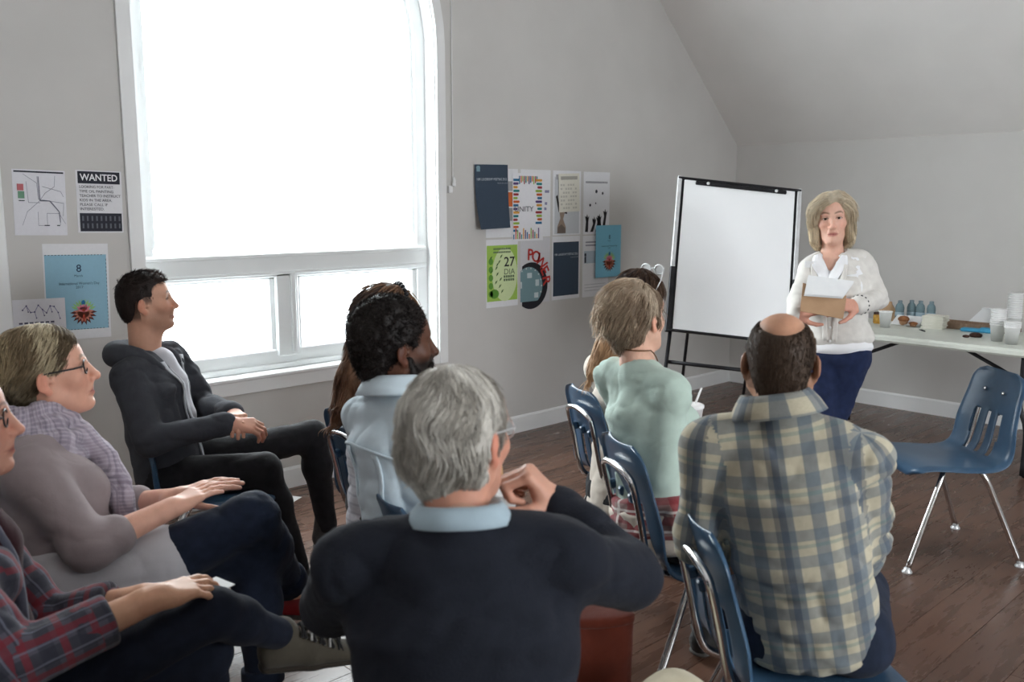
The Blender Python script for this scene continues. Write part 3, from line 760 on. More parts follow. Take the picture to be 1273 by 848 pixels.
mmuf = add_noise(principled('muffin_wrapper', srgb(176, 138, 104), .8), srgb(150, 110, 80), srgb(190, 150, 116), 50)
mdark = add_noise(principled('dark_chocolate', srgb(58, 36, 28), .7), srgb(44, 26, 20), srgb(84, 54, 40), 60, 5, None, .8, 200)
pl_ = empty('paper_plate', on_table(1127, 404.5), 0, 'white paper plate tipped up behind the muffins', 'plate')
plm = MB(); plm.prism([(-.09, -.07), (.09, -.075), (.095, .07), (-.085, .075)], 0, .003, lambda u, v, d: (.02 + v * .75, u, .004 + d + max(0, v + .07) * .35)); plm.build('plate_sheet', M['paper'], pl_)
for k, (a, b, s_) in enumerate(((1123, 404.5, 1.), (1135, 406.5, .8))):
    p_ = on_table(a, b) + V3(0, 0, .004)
    mu = empty('muffin', p_, 0, ['round brown muffin on the white paper plate', 'flat broken brown muffin half beside the paper plate'][k], 'muffin')
    f_ = 1. if k == 0 else .5
    MB().lathe([(.022 * s_, 0), (.029 * s_, .028 * f_), (.03 * s_, .03 * f_)], n=16).build('muffin_cup', mmuf, mu, True)
    MB().lathe([(.029 * s_, .026 * f_), (.036 * s_, .034 * f_), (.035 * s_, .044 * f_), (.024 * s_, .055 * f_), (.006, .06 * f_)], n=16).build('muffin_top', mbrown, mu, True)
def stirrer(px, py, label, rz):
    o = MB().tube([(-.035, 0, .006), (0, 0, .007), (.03, 0, .006)], [.004, .005, .003], 8).build('pen_cap', M['dark'], None, True)
    o.location = tuple(on_table(px, py)); o.rotation_euler = (0, 0, rz); tag(o, label, 'pen')
stirrer(1146, 412, 'short black pen lying before the napkin pile', .9)
cl = empty('chocolate_cookie', on_table(1213, 419), 0, 'dark chocolate cookie lying beside the blue napkin', 'cookie')
MB().lathe([(.03, 0), (.037, .008), (.034, .018), (.02, .025), (.004, .027)], n=16).build('cookie_disc', mdark, cl, True)
MB().lathe([(.014, 0), (.02, .004), (.018, .012), (.004, .016)], (-.06, .035, 0), 12).build('cookie_crumb', mdark, cl, True)
mblue = add_noise(principled('blue_napkin', srgb(58, 150, 190), .7), srgb(48, 138, 180), srgb(76, 164, 200), 12, 4, None, .4, 200)
bn = empty('blue_napkin_roll', on_table(1215, 413), math.radians(96), 'bright blue folded napkin lying by the cup stacks', 'napkin')
MB().box((0, 0, .012), (.19, .07, .02), bev=.008).box((-.05, .0, .022), (.075, .06, .018), bev=.007).build('folded_cloth', mblue, bn)
bx_ = empty('white_wedge_box', on_table(1221, 407), math.radians(90), 'white slanted paper box standing behind the blue napkin', 'box')
mbx = MB(); mbx.prism([(.07, 0), (-.1, 0), (-.1, .01), (.0, .125), (.07, .125)], -.02, .02, lambda u, v, d: (-u, d, v)); mbx.build('box_body', M['paper'], bx_)
MB().box((-.03, 0, .126), (.07, .05, .004), bev=.001).build('box_flap', M['paper'], bx_)
tr_ = empty('wooden_tray', (6.1, 2.1, TZ), 0, 'low brown wooden tray at the back of the table', 'tray')
mwood = add_noise(principled('tray_wood', srgb(126, 104, 86), .6), srgb(112, 90, 72), srgb(140, 116, 96), 6, 5, (2, 20, 2))
MB().box((0, 0, .006), (.16, .5, .012), bev=.002).build('tray_base', mwood, tr_)
for s_ in (-1, 1): MB().box((s_ * .076, 0, .024), (.008, .5, .032), bev=.002).build('tray_side', mwood, tr_)
# pineapple-like fruit and a bread bag behind the cup
fr = empty('fruit_jar', on_table(1091, 402) , 0, 'amber fruit jar beside the paper cup on the table', 'jar')
MB().lathe([(.025, 0), (.03, .006), (.031, .05), (.027, .062)], n=18).build('jar_body', add_noise(principled('jar_amber', srgb(176, 132, 50), .25), srgb(150, 104, 34), srgb(206, 166, 80), 40), fr, True)
MB().lathe([(.028, .062), (.029, .064), (.029, .074), (.026, .076)], n=18).build('lid', mdark, fr, True)
bg = empty('bread_bag', on_table(1103, 398.5), .4, 'tan paper bag behind the single paper cup', 'bag')
mkraft = add_noise(principled('kraft_paper', srgb(184, 152, 118), .85), srgb(170, 138, 104), srgb(196, 164, 132), 8, 4, None, .3, 120)
mbb = MB(); mbb.prism([(-.05, 0), (.05, 0), (.055, .07), (.03, .125), (.005, .11), (-.02, .12), (-.052, .07)], -.03, .03, lambda u, v, d: (d * (1 - v * 4 * .8), u, v)); mbb.build('bag_body', mkraft, bg)
bg2 = MB(); bg2.box((0, 0, .121), (.02, .05, .02), bev=.004); bg2.build('bag_fold', mkraft, bg)

# ------------------------------------------------------------------ flip-chart easel
ez = empty('flip_chart_easel', (4.52, 2.86, 0), label='flip chart easel holding a blank white pad', cat='easel')
BLc, BRc = S(833, 416, 5.12), S(980, 422, 5.12)
TLc, TRc = S(846, 229.5, 5.3), S(993, 228.5, 5.3)
o0 = np.array([4.52, 2.86, 0])
exv = nrm(nrm(BRc - BLc) + nrm(TRc - TLc)); upv = nrm((TLc + TRc) - (BLc + BRc)); exv = nrm(exv - upv * (exv @ upv)); env = np.cross(exv, upv)   # env faces the audience
cen = (BLc + BRc + TLc + TRc) / 4
bw = (np.linalg.norm(BRc - BLc) + np.linalg.norm(TRc - TLc)) / 2; bh = np.linalg.norm((TLc + TRc - BLc - BRc) / 2)
Rb = np.stack([exv, env, upv], 1)
def eb(u, n_, v): return cen + exv * u * bw / 2 + env * n_ + upv * v * bh / 2 - o0
ezb = MB().box(cen - o0 - env * .012, (bw, .016, bh), Rb, bev=.003).build('backing_board', M['dark'], ez)
MB().box(cen - o0 + env * .002, (bw - .035, .008, bh - .02), Rb, bev=.001).build('paper_pad', add_noise(principled('pad_paper', (.9, .9, .9), .6), srgb(243, 245, 247), srgb(247, 248, 250), 3), ez)
for s_ in (-1, 1):
    MB().box(eb(s_ * 1.03, -.002, .22), (.024, .026, bh * .8), Rb, bev=.003).build('side_rail', M['silver'], ez)
    MB().box(eb(s_ * 1.03, -.002, -.6), (.026, .028, bh * .42), Rb, bev=.003).build('rail_sleeve', M['dark'], ez)
MB().box(eb(0, .003, .995), (bw + .04, .02, .014), Rb, bev=.003).build('top_rail', M['dark'], ez)
MB().box(eb(0, .003, -.995), (bw + .02, .02, .014), Rb, bev=.003).build('ledge', M['dark'], ez)
MB().box(eb(.02, .012, .945), (bw * .78, .014, .022), Rb, bev=.004).build('pad_clamp', M['dark'], ez)
for s_ in (-.55, .62): MB().lathe([(.009, 0), (.009, .012), (.004, .014)], eb(s_, .014, .945), 10, np.stack([exv, upv, env], 1)).build('clamp_knob', M['alu'], ez, True)
for s_ in (-1, 1):
    top_ = eb(s_ * .97, -.02, -.95); ft = eb(s_ * .97, -.02, -.95) + exv * s_ * .03 - env * .0; k_ = (-top_[2]) ; dn = nrm(-upv + env * .05 + exv * s_ * .05); ft = top_ + dn * (-(top_[2] - .012) / dn[2])
    MB().tube([top_, ft], .011, 8).build('leg', M['dark'], ez, True)
    MB().lathe([(.016, -.012), (.016, .004), (.012, .01)], ft, 10).build('foot', M['dark'], ez, True)
    rt_ = eb(s_ * .6, -.03, .6); rb_ = V3(*(rt_ - env * .62)); rb_[2] = .012
    MB().tube([rt_, rb_], .01, 8).build('rear_leg', M['dark'], ez, True)
cb0, cb1 = eb(-.97, -.02, -.95), eb(.97, -.02, -.95)
k_ = .2
MB().tube([cb0 + nrm(-upv - exv * .05) * k_, cb1 + nrm(-upv + exv * .05) * k_], .011, 8).build('crossbar', M['dark'], ez, True)
# sheet of paper lying on the floor by the wall
o = MB().box((0, 0, .0006), (.2, .14, .0008)).build('paper_sheet', M['paper']); o.location = (2.27, 4.12, 0); o.rotation_euler = (0, 0, .5)
tag(o, 'white sheet of paper lying on the floor below the window', 'paper')
# ------------------------------------------------------------------ implicit surfaces for people and clothes
def smin(a, b, k):
    if k <= 0: return np.minimum(a, b)
    h = np.clip(.5 + .5 * (b - a) / k, 0, 1)
    return b * (1 - h) + a * h - k * h * (1 - h)
def _hash(ix, iy, iz, seed):
    n = (ix.astype(np.int64) * 374761393 + iy.astype(np.int64) * 668265263 + iz.astype(np.int64) * 2147483647 + seed * 974711) & 0xffffffff
    n = ((n ^ (n >> 13)) * 1274126177) & 0xffffffff
    n = (n ^ (n >> 16)) & 0xffffffff
    return n.astype(np.float64) / 0xffffffff
def vnoise(P, scale, seed=0):
    P = np.asarray(P) * scale; i = np.floor(P); f = P - i; f = f * f * (3 - 2 * f); i = i.astype(np.int64); r = 0
    for dx in (0, 1):
        for dy in (0, 1):
            for dz in (0, 1):
                w = (f[:, 0] if dx else 1 - f[:, 0]) * (f[:, 1] if dy else 1 - f[:, 1]) * (f[:, 2] if dz else 1 - f[:, 2])
                r = r + w * _hash(i[:, 0] + dx, i[:, 1] + dy, i[:, 2] + dz, seed)
    return r * 2 - 1
class SDF:
    def __init__(s): s.p = []
    def _add(s, fn, lo, hi, k, op): s.p.append((fn, np.asarray(lo, float), np.asarray(hi, float), k, op)); return s
    def cap(s, a, b, ra, rb=None, k=.015, op=1):
        a = np.asarray(a, float); b = np.asarray(b, float); rb = ra if rb is None else rb; ab = b - a; l2 = ab @ ab + 1e-12
        def fn(P):
            t = np.clip(((P - a) @ ab) / l2, 0, 1)
            return np.linalg.norm(P - a - t[:, None] * ab, axis=1) - (ra + (rb - ra) * t)
        return s._add(fn, np.minimum(a - ra, b - rb), np.maximum(a + ra, b + rb), k, op)
    def chain(s, pts, rs, k=.015):
        for i in range(len(pts) - 1): s.cap(pts[i], pts[i + 1], rs[i], rs[i + 1], k)
        return s
    def ell(s, c, r, R=None, k=.015, op=1):
        c = np.asarray(c, float); r = np.asarray(r, float); Rm = np.eye(3) if R is None else np.asarray(R)
        def fn(P):
            q = (P - c) @ Rm; k0 = np.linalg.norm(q / r, axis=1); k1 = np.linalg.norm(q / (r * r), axis=1) + 1e-9
            return np.where(k0 < 1e-4, -r.min(), k0 * (k0 - 1) / k1)
        e = np.abs(Rm) @ r
        return s._add(fn, c - e, c + e, k, op)
    def ecap(s, a, b, side, wa, wb, end=.05, k=.04, op=1):
        """capsule of elliptical section: wa,wb = (half width along side, half depth) at a and b"""
        a = np.asarray(a, float); b = np.asarray(b, float); n = b - a; Ln = np.linalg.norm(n); n = n / Ln
        sd = nrm(np.asarray(side) - n * (np.asarray(side) @ n)); v = np.cross(n, sd); wa = np.asarray(wa, float); wb = np.asarray(wb, float)
        def fn(P):
            q = P - a; h = q @ n; t = np.clip(h / Ln, 0, 1); o = h - t * Ln
            w = wa[0] + (wb[0] - wa[0]) * t; d = wa[1] + (wb[1] - wa[1]) * t
            x = (q @ sd) / w; y = (q @ v) / d; z = o / end
            k0 = np.sqrt(x * x + y * y + z * z); k1 = np.sqrt((x / w) ** 2 + (y / d) ** 2 + (z / end) ** 2) + 1e-9
            return np.where(k0 < 1e-4, -np.minimum(w, d), k0 * (k0 - 1) / k1)
        m = max(wa.max(), wb.max(), end)
        return s._add(fn, np.minimum(a, b) - m, np.maximum(a, b) + m, k, op)
    def plane(s, c, n, k=.004):
        """cuts away the side the normal points to"""
        c = np.asarray(c, float); n = nrm(n)
        return s._add(lambda P: -((P - c) @ n), [-1e9] * 3, [1e9] * 3, k, -1)
    def eval(s, P):
        d = np.full(len(P), .2)
        for fn, lo, hi, k, op in s.p:
            if op > 0: d = smin(d, fn(P), k)
            else: d = -smin(-d, fn(P), k)
        return d
    def grad(s, P, e=.002):
        g = np.stack([s.eval(P + V3(e, 0, 0)) - s.eval(P - V3(e, 0, 0)), s.eval(P + V3(0, e, 0)) - s.eval(P - V3(0, e, 0)), s.eval(P + V3(0, 0, e)) - s.eval(P - V3(0, 0, e))], 1)
        return g / (np.linalg.norm(g, axis=1, keepdims=True) + 1e-9)
    def mesh(s, h, clip=None):
        lo = np.min([p[1] for p in s.p if p[4] > 0], 0) - .02 - 2 * h; hi = np.max([p[2] for p in s.p if p[4] > 0], 0) + .02 + 2 * h
        if clip is not None: lo = np.maximum(lo, clip[0]); hi = np.minimum(hi, clip[1])
        n = np.ceil((hi - lo) / h).astype(int) + 1
        V = np.full(n, .05, np.float32)
        ax = [lo[i] + h * np.arange(n[i]) for i in range(3)]
        for fn, plo, phi, k, op in s.p:
            m = k + 2.5 * h if op > 0 else k + h
            i0 = np.maximum(np.floor((plo - m - lo) / h), 0).astype(int); i1 = np.minimum(np.ceil((phi + m - lo) / h) + 1, n).astype(int)
            if np.any(i1 <= i0): continue
            sl = tuple(slice(a, b) for a, b in zip(i0, i1))
            X, Y, Z = np.meshgrid(ax[0][sl[0]], ax[1][sl[1]], ax[2][sl[2]], indexing='ij')
            P = np.stack([X.ravel(), Y.ravel(), Z.ravel()], 1)
            d = fn(P).reshape(X.shape); cur = V[sl]
            V[sl] = smin(cur, d, k) if op > 0 else -smin(-cur, d, k)
        V[0] = V[-1] = .05; V[:, 0] = V[:, -1] = .05; V[:, :, 0] = V[:, :, -1] = .05
        I = V < 0
        cnt = np.zeros(tuple(n - 1), np.uint8)
        for dx in (0, 1):
            for dy in (0, 1):
                for dz in (0, 1): cnt += I[dx:n[0] - 1 + dx, dy:n[1] - 1 + dy, dz:n[2] - 1 + dz]
        c = np.argwhere((cnt > 0) & (cnt < 8))
        corner = np.array([(x, y, z) for x in (0, 1) for y in (0, 1) for z in (0, 1)])
        vals = np.stack([V[c[:, 0] + a, c[:, 1] + b, c[:, 2] + d] for a, b, d in corner], 1).astype(float)
        acc = np.zeros((len(c), 3)); num = np.zeros(len(c))
        for i in range(8):
            for j in range(i + 1, 8):
                if np.abs(corner[i] - corner[j]).sum() != 1: continue
                m = (vals[:, i] < 0) != (vals[:, j] < 0)
                t = vals[m, i] / (vals[m, i] - vals[m, j])
                acc[m] += corner[i] + t[:, None] * (corner[j] - corner[i]); num[m] += 1
        verts = lo + h * (c + acc / num[:, None])
        vid = np.full(tuple(n - 1), -1, np.int32); vid[c[:, 0], c[:, 1], c[:, 2]] = np.arange(len(c))
        Q = []
        for a in range(3):
            o1, o2 = (a + 1) % 3, (a + 2) % 3
            s0 = [slice(None)] * 3; s1 = [slice(None)] * 3; s0[a] = slice(0, -1); s1[a] = slice(1, None)
            A_, B_ = I[tuple(s0)], I[tuple(s1)]
            e_ = np.argwhere(A_ != B_)
            ok = (e_[:, o1] > 0) & (e_[:, o2] > 0) & (e_[:, o1] < n[o1] - 1) & (e_[:, o2] < n[o2] - 1); e_ = e_[ok]
            if not len(e_): continue
            def at(d1, d2):
                q = e_.copy(); q[:, o1] += d1; q[:, o2] += d2; return vid[q[:, 0], q[:, 1], q[:, 2]]
            q = np.stack([at(-1, -1), at(0, -1), at(0, 0), at(-1, 0)], 1)
            fl_ = ~A_[e_[:, 0], e_[:, 1], e_[:, 2]]
            q[fl_] = q[fl_][:, ::-1]; Q.append(q)
        Q = np.concatenate(Q); Q = Q[(Q >= 0).all(1)]
        return verts, Q
def vnormals(Vt, Q):
    n = np.cross(Vt[Q[:, 2]] - Vt[Q[:, 0]], Vt[Q[:, 3]] - Vt[Q[:, 1]]); N_ = np.zeros_like(Vt)
    for i in range(4): np.add.at(N_, Q[:, i], n)
    return N_ / (np.linalg.norm(N_, axis=1, keepdims=True) + 1e-12)
def relax(Vt, Q, it=1, f=.5):
    for _ in range(it):
        a = np.zeros_like(Vt); c = np.zeros(len(Vt))
        for i in range(4):
            for j in ((i + 1) % 4, (i + 3) % 4): np.add.at(a, Q[:, i], Vt[Q[:, j]]); np.add.at(c, Q[:, i], 1)
        Vt = Vt * (1 - f) + f * a / np.maximum(c, 1)[:, None]
    return Vt
def wrinkle(Vt, Q, amp, scale=(9, 9, 16), seed=0, ridge=True):
    """cloth folds: sharp valleys between soft ridges, finer ones on top"""
    N_ = vnormals(Vt, Q); s_ = np.asarray(scale, float)
    w = np.stack([vnoise(Vt, 5., seed + 11), vnoise(Vt, 5., seed + 12), vnoise(Vt, 5., seed + 13)], 1) * .06
    a = vnoise((Vt + w) * s_, 1., seed); b = vnoise((Vt + w * .6) * s_ * 2.3, 1., seed + 1)
    m = np.clip(.55 + vnoise(Vt, 5., seed + 5), .1, 1)
    f = (np.abs(a) ** .6 - .5) * 1.3 + (np.abs(b) ** .7 - .45) * .55
    return Vt + N_ * (amp * 1.3 * m * f)[:, None]

# ------------------------------------------------------------------ materials for people
def skin_mat(name):
    m = principled(name, (.6, .4, .3), .5, spec=.35)
    N, L, B = nodes_of(m)
    at = N.new('ShaderNodeAttribute'); at.attribute_name = 'Col'
    no = N.new('ShaderNodeTexNoise'); no.inputs['Scale'].default_value = 60; no.inputs['Detail'].default_value = 4
    mr = N.new('ShaderNodeMapRange'); mr.inputs['To Min'].default_value = .9; mr.inputs['To Max'].default_value = 1.08
    mu = N.new('ShaderNodeVectorMath'); mu.operation = 'SCALE'
    L.new(no.outputs['Fac'], mr.inputs['Value']); L.new(at.outputs['Color'], mu.inputs[0]); L.new(mr.outputs['Result'], mu.inputs['Scale'])
    L.new(mu.outputs['Vector'], B.inputs['Base Color'])
    B.inputs['Subsurface Weight'].default_value = .1; B.inputs['Subsurface Radius'].default_value = (.012, .005, .003); B.inputs['Subsurface Scale'].default_value = .12
    return m
def hair_mat(name, rough=.55):
    m = principled(name, (.2, .15, .1), rough, spec=.22, sheen=.0)
    N, L, B = nodes_of(m)
    at = N.new('ShaderNodeAttribute'); at.attribute_name = 'Col'
    no = N.new('ShaderNodeTexNoise'); no.inputs['Scale'].default_value = 90; no.inputs['Detail'].default_value = 3
    mr = N.new('ShaderNodeMapRange'); mr.inputs['To Min'].default_value = .75; mr.inputs['To Max'].default_value = 1.2
    mu = N.new('ShaderNodeVectorMath'); mu.operation = 'SCALE'
    L.new(no.outputs['Fac'], mr.inputs['Value']); L.new(at.outputs['Color'], mu.inputs[0]); L.new(mr.outputs['Result'], mu.inputs['Scale'])
    L.new(mu.outputs['Vector'], B.inputs['Base Color'])
    return m
M['skin'] = skin_mat('skin'); M['hair'] = hair_mat('hair'); M['eye'] = skin_mat('eye'); nodes_of(M['eye'])[2].inputs['Roughness'].default_value = .12
def plaid_mat(name, base, bands, rough=.9):
    """bands: list of (axis 0/1, period m, start, width, colour, strength)"""
    m = principled(name, base, rough, spec=.2, sheen=.2); N, L, B = nodes_of(m)
    at = N.new('ShaderNodeAttribute'); at.attribute_name = 'fab'; sp = N.new('ShaderNodeSeparateXYZ'); L.new(at.outputs['Vector'], sp.inputs[0])
    cur = N.new('ShaderNodeRGB'); cur.outputs[0].default_value = (*base, 1); cur = cur.outputs[0]
    def math_(op, a, b):
        n = N.new('ShaderNodeMath'); n.operation = op
        for i, x in enumerate((a, b)):
            if isinstance(x, (int, float)): n.inputs[i].default_value = x
            else: L.new(x, n.inputs[i])
        return n.outputs[0]
    for (ax, per, st, wd, col, strg) in bands:
        c = sp.outputs[ax]
        f = math_('FRACT', math_('ADD', math_('DIVIDE', c, per), 100.37 - st), 0)
        msk = math_('MULTIPLY', math_('LESS_THAN', f, wd), strg)
        mx_ = N.new('ShaderNodeMix'); mx_.data_type = 'RGBA'
        L.new(msk, mx_.inputs['Factor']); L.new(cur, mx_.inputs['A']); mx_.inputs['B'].default_value = (*col, 1); cur = mx_.outputs['Result']
    no = N.new('ShaderNodeTexNoise'); no.inputs['Scale'].default_value = 35; no.inputs['Detail'].default_value = 6
    mr = N.new('ShaderNodeMapRange'); mr.inputs['To Min'].default_value = .82; mr.inputs['To Max'].default_value = 1.15
    mu = N.new('ShaderNodeVectorMath'); mu.operation = 'SCALE'
    L.new(no.outputs['Fac'], mr.inputs['Value']); L.new(cur, mu.inputs[0]); L.new(mr.outputs['Result'], mu.inputs['Scale']); L.new(mu.outputs['Vector'], B.inputs['Base Color'])
    n2 = N.new('ShaderNodeTexNoise'); n2.inputs['Scale'].default_value = 450
    bp = N.new('ShaderNodeBump'); bp.inputs['Strength'].default_value = .4; bp.inputs['Distance'].default_value = .002
    L.new(n2.outputs['Fac'], bp.inputs['Height']); L.new(bp.outputs['Normal'], B.inputs['Normal'])
    return m

# ------------------------------------------------------------------ anatomy
class Frame:
    """head or limb frame: x right, y forward, z up"""
    def __init__(s, pos, az, pitch=0., roll=0., scale=1.):
        s.o = np.asarray(pos, float); s.k = scale
        s.R = rotz(math.radians(az - 90)) @ rotx(math.radians(pitch)) @ roty(math.radians(roll))
    def __call__(s, x, y, z): return s.o + s.R @ (V3(x, y, z) * s.k)
    def inv(s, P): return ((P - s.o) @ s.R) / s.k
    def d(s, x, y, z): return s.R @ V3(x, y, z)
def head_sdf(b, H, neck, male=True, jaw=1., nose=1., ears=True, neck_r=None, full=0.):
    k = H.k; E = lambda c, r, kk=.02, op=1, R=None: b.ell(H(*c), np.array(r) * k, H.R if R is None else H.R @ R, kk * k, op)
    Cp = lambda p, q, ra, rb=None, kk=.012, op=1: b.cap(H(*p), H(*q), ra * k, (ra if rb is None else rb) * k, kk * k, op)
    E((0, -.014, .032), (.074, .097, .088), .02)
    E((0, .03, -.025), (.059, .066, .09), .03)
    E((0, .052, .05), (.056, .042, .046), .03)
    for s_ in (-1, 1):
        Cp((s_ * .056 * jaw, -.008, -.05), (s_ * .02, .066, -.098), .02, .016, .03)
        E((s_ * .042, .058, -.018), (.022 + full, .02, .02), .025)
        Cp((s_ * .044, .074, .031), (s_ * .012, .088, .028), .009 if male else .007, .009 if male else .007, .016)
        E((s_ * .032, .098, .011), (.017, .012, .012), .012, -1)
        E((s_ * .0315, .0725, .0098), (.0162, .0146, .0142), .004)
        E((s_ * .0318, .089, .0095), (.0132, .0125, .0052), .0012, -1)
        if ears:
            Re = rotz(s_ * .38) @ rotx(-.2)
            E((s_ * .0815, -.02, -.001), (.007, .0165, .0285), .005, 1, Re)
            E((s_ * .0905, -.012, .003), (.0068, .0105, .019), .0025, -1, Re); E((s_ * .0885, -.018, .004), (.0022, .004, .016), .003, 1, Re)
            E((s_ * .078, -.012, -.03), (.007, .011, .012), .008)
            E((s_ * .0735, .002, -.004), (.006, .006, .009), .006)
    Cp((0, .092, .02), (0, .1115 + .004 * nose, -.026), .0085, .0105 * nose, .014)
    E((0, .112 + .004 * nose, -.0305), (.0115 * nose, .0115, .0095), .01)
    for s_ in (-1, 1): E((s_ * .0125, .1, -.034), (.0075, .011, .0075), .007)
    E((0, .092, -.052), (.02, .011, .012), .02)
    for s_ in (-1, 1):
        Cp((s_ * .025, .083, -.0662), (s_ * .006, .0975, -.0622), .0036, .0052, .006)
        Cp((s_ * .024, .083, -.0678), (0, .0965, -.0725), .0038, .0062, .006)
        Cp((s_ * .026, .0885, -.067), (0, .1035, -.0668), .0012, .0018, .002, -1)
        E((s_ * .03, .087, -.066), (.004, .005, .004), .006, -1)
        Cp((s_ * .017, .098, -.036), (s_ * .032, .086, -.062), .0015, .001, .008, -1)
    E((0, .079, -.1), (.022 * jaw, .019, .017), .02)
    nr = neck_r or (.052 if male else .045)
    b.cap(H(0, -.024, -.03), neck, nr * .98, nr * 1.08, .03)
    b.cap(H(0, .03, -.085), lerp(H(0, -.01, -.14), neck, .4), .03, nr * .8, .03)
def head_color(Vt, H, skin, lip=None, brow=None, stubble=None, stub_amt=.5, scalp=None, scalp_fn=None, eye_lid=None):
    q = H.inv(Vt); x, y, z = np.abs(q[:, 0]), q[:, 1], q[:, 2]
    C = np.tile(np.asarray(skin, float), (len(Vt), 1))
    def mix(m, col): 
        m = np.clip(m, 0, 1)[:, None]; C[:] = C * (1 - m) + np.asarray(col) * m
    sk = np.asarray(skin)
    near = (np.abs(q) < .16).all(1)
    ch = np.exp(-(((x - .042) / .022) ** 2 + ((z + .022) / .024) ** 2)) * (y > .02) * near
    mix(ch * .35, sk * V3(1.12, .82, .8)); mix(np.exp(-((x / .016) ** 2 + ((z + .03) / .014) ** 2)) * (y > .09) * near * .4, sk * V3(1.1, .8, .76))
    mix(np.clip((x - .078) / .006, 0, 1) * near * (np.abs(z) < .05) * .5, sk * V3(1.12, .72, .66))
    if stubble is not None:
        m = ((z < -.028 + .25 * (x - .03) * (x > .03)) & (y > -.012)).astype(float) * np.clip((-.02 - z) / .025, 0, 1) * np.clip((y + .012) / .03, 0, 1) * np.clip((z + .15) / .04, 0, 1) * near
        m *= 1 - .9 * np.exp(-((x / .018) ** 2 + ((z + .066) / .0085) ** 2)); mix(m * stub_amt, stubble)
    if lip is not None: mix((np.exp(-((x / .024) ** 4 + ((z + .067) / (.0098 * np.sqrt(np.clip(1.05 - (x / .026) ** 2, .05, 1)))) ** 4)) * (y > .075)) * near * .85, lip); mix(np.exp(-((x / .026) ** 6 + ((z + .0669) / .0016) ** 2)) * (y > .075) * near * .6, np.asarray(lip) * .35)
    if brow is not None:
        zz = .0345 + .006 * np.sin(np.clip((x - .012) / .038, 0, 1) * 2.4) - .004 * (x > .045)
        mix(np.exp(-(((z - zz) / .0045) ** 4 + ((x - .031) / .02) ** 6)) * (y > .045) * near * .85, brow)
    e_ = np.sqrt(((x - .0318) / .0132) ** 2 + ((z - .0095) / .0052) ** 2)
    mix(np.exp(-((e_ - 1.08) / .2) ** 2) * np.where(z > .0095, .95, .45) * (y > .06) * near, sk * .12)
    mix(np.exp(-(((x - .032) / .018) ** 4 + ((z - .018) / .006) ** 4)) * (y > .06) * near * .3, sk * .6); mix(np.exp(-(((x - .03) / .014) ** 2 + ((z + .004) / .006) ** 2)) * (y > .06) * near * .25, sk * V3(.72, .62, .62))
    if scalp is not None: mix(scalp_fn(q[:, 0], y, z) * near, scalp)
    return C
def eyes(H, B, iris=(.05, .03, .02), look=(0, 1, 0)):
    for s_ in (-1, 1):
        c = V3(s_ * .0315, .0725, .0098); n = 14; vs_, fs, cl_ = [], [], []
        dr = nrm(look); a = nrm(np.cross(dr, V3(0, 0, 1))); b = np.cross(a, dr)
        for i in range(n + 1):
            t = math.pi * i / n
            for j in range(16):
                f = 2 * math.pi * j / 16
                vs_.append(H(*(c + .0128 * (dr * math.cos(t) + math.sin(t) * (a * math.cos(f) + b * math.sin(f))))) - B.o)
                cl_.append((.008, .006, .006) if t < .2 else (iris if t < .52 else (.62, .58, .56)))
        for i in range(n):
            for j in range(16): fs.append((i * 16 + j, (i + 1) * 16 + j, (i + 1) * 16 + (j + 1) % 16, i * 16 + (j + 1) % 16))
        npmesh('eye', np.array(vs_), np.array(fs), M['eye'], B.e, True, {'Col': np.array(cl_)})
def hand_sdf(b, wrist, fwd, back, side, curl=(.3, .35, .25), spread=.06, thumb=(.5, .35), k=1., per=None):
    """fwd: wrist->knuckles, back: normal of the back of the hand, side: +1 thumb towards fwd x back"""
    y = nrm(fwd); z = nrm(np.asarray(back) - y * (np.asarray(back) @ y)); x = np.cross(y, z) * side
    P = lambda a, c, d: np.asarray(wrist) + k * (x * a + y * c + z * d)
    b.cap(P(0, -.03, 0), P(0, .015, 0), .026 * k, .027 * k, .012)
    for i, (xa, l0) in enumerate(((.027, .088), (.009, .092), (-.010, .088), (-.027, .08))):
        b.cap(P(xa * .5, .01, 0), P(xa, l0, .002), .0155 * k, .0115 * k, .012)
    b.ell(P(.022, .035, -.008), np.array([.016, .03, .015]) * k, np.stack([x, y, z], 1), .01)
    b.ell(P(-.02, .035, -.007), np.array([.014, .032, .013]) * k, np.stack([x, y, z], 1), .01)
    L3 = ((.044, .026, .021), (.049, .03, .022), (.045, .028, .022), (.036, .021, .019))
    tips = []
    for i, xa in enumerate((.027, .009, -.010, -.027)):
        cu = curl if per is None else per[i]
        p = P(xa, (.088, .092, .088, .08)[i], .002); ang = 0.; lat = xa / .027 * spread
        for j in range(3):
            ang += cu[j]; dv = (y * math.cos(ang) - z * math.sin(ang)) * math.cos(lat) + x * math.sin(lat)
            q = p + dv * L3[i][j] * k; r0, r1 = (.0098, .0088, .0082, .0068)[j] * k, (.0088, .0082, .0070)[j] * k
            if i == 3: r0 *= .87; r1 *= .87
            b.cap(p, q, r0, r1, .004 * k); p = q
        tips.append(p)
    p = P(.026, .02, -.008); a1, a2 = thumb
    dv = nrm(x * math.sin(.75) + y * math.cos(.75) - z * a1); q = p + dv * .042 * k; b.cap(p, q, .0155 * k, .0115 * k, .01)
    dv = nrm(dv + y * .35 - z * a2 * .6 - x * a2 * .3); p = q; q = p + dv * .033 * k; b.cap(p, q, .0112 * k, .01 * k, .004)
    dv = nrm(dv + y * .2 - x * a2 * .5); p = q; q = p + dv * .026 * k; b.cap(p, q, .01 * k, .0078 * k, .004)
    return tips
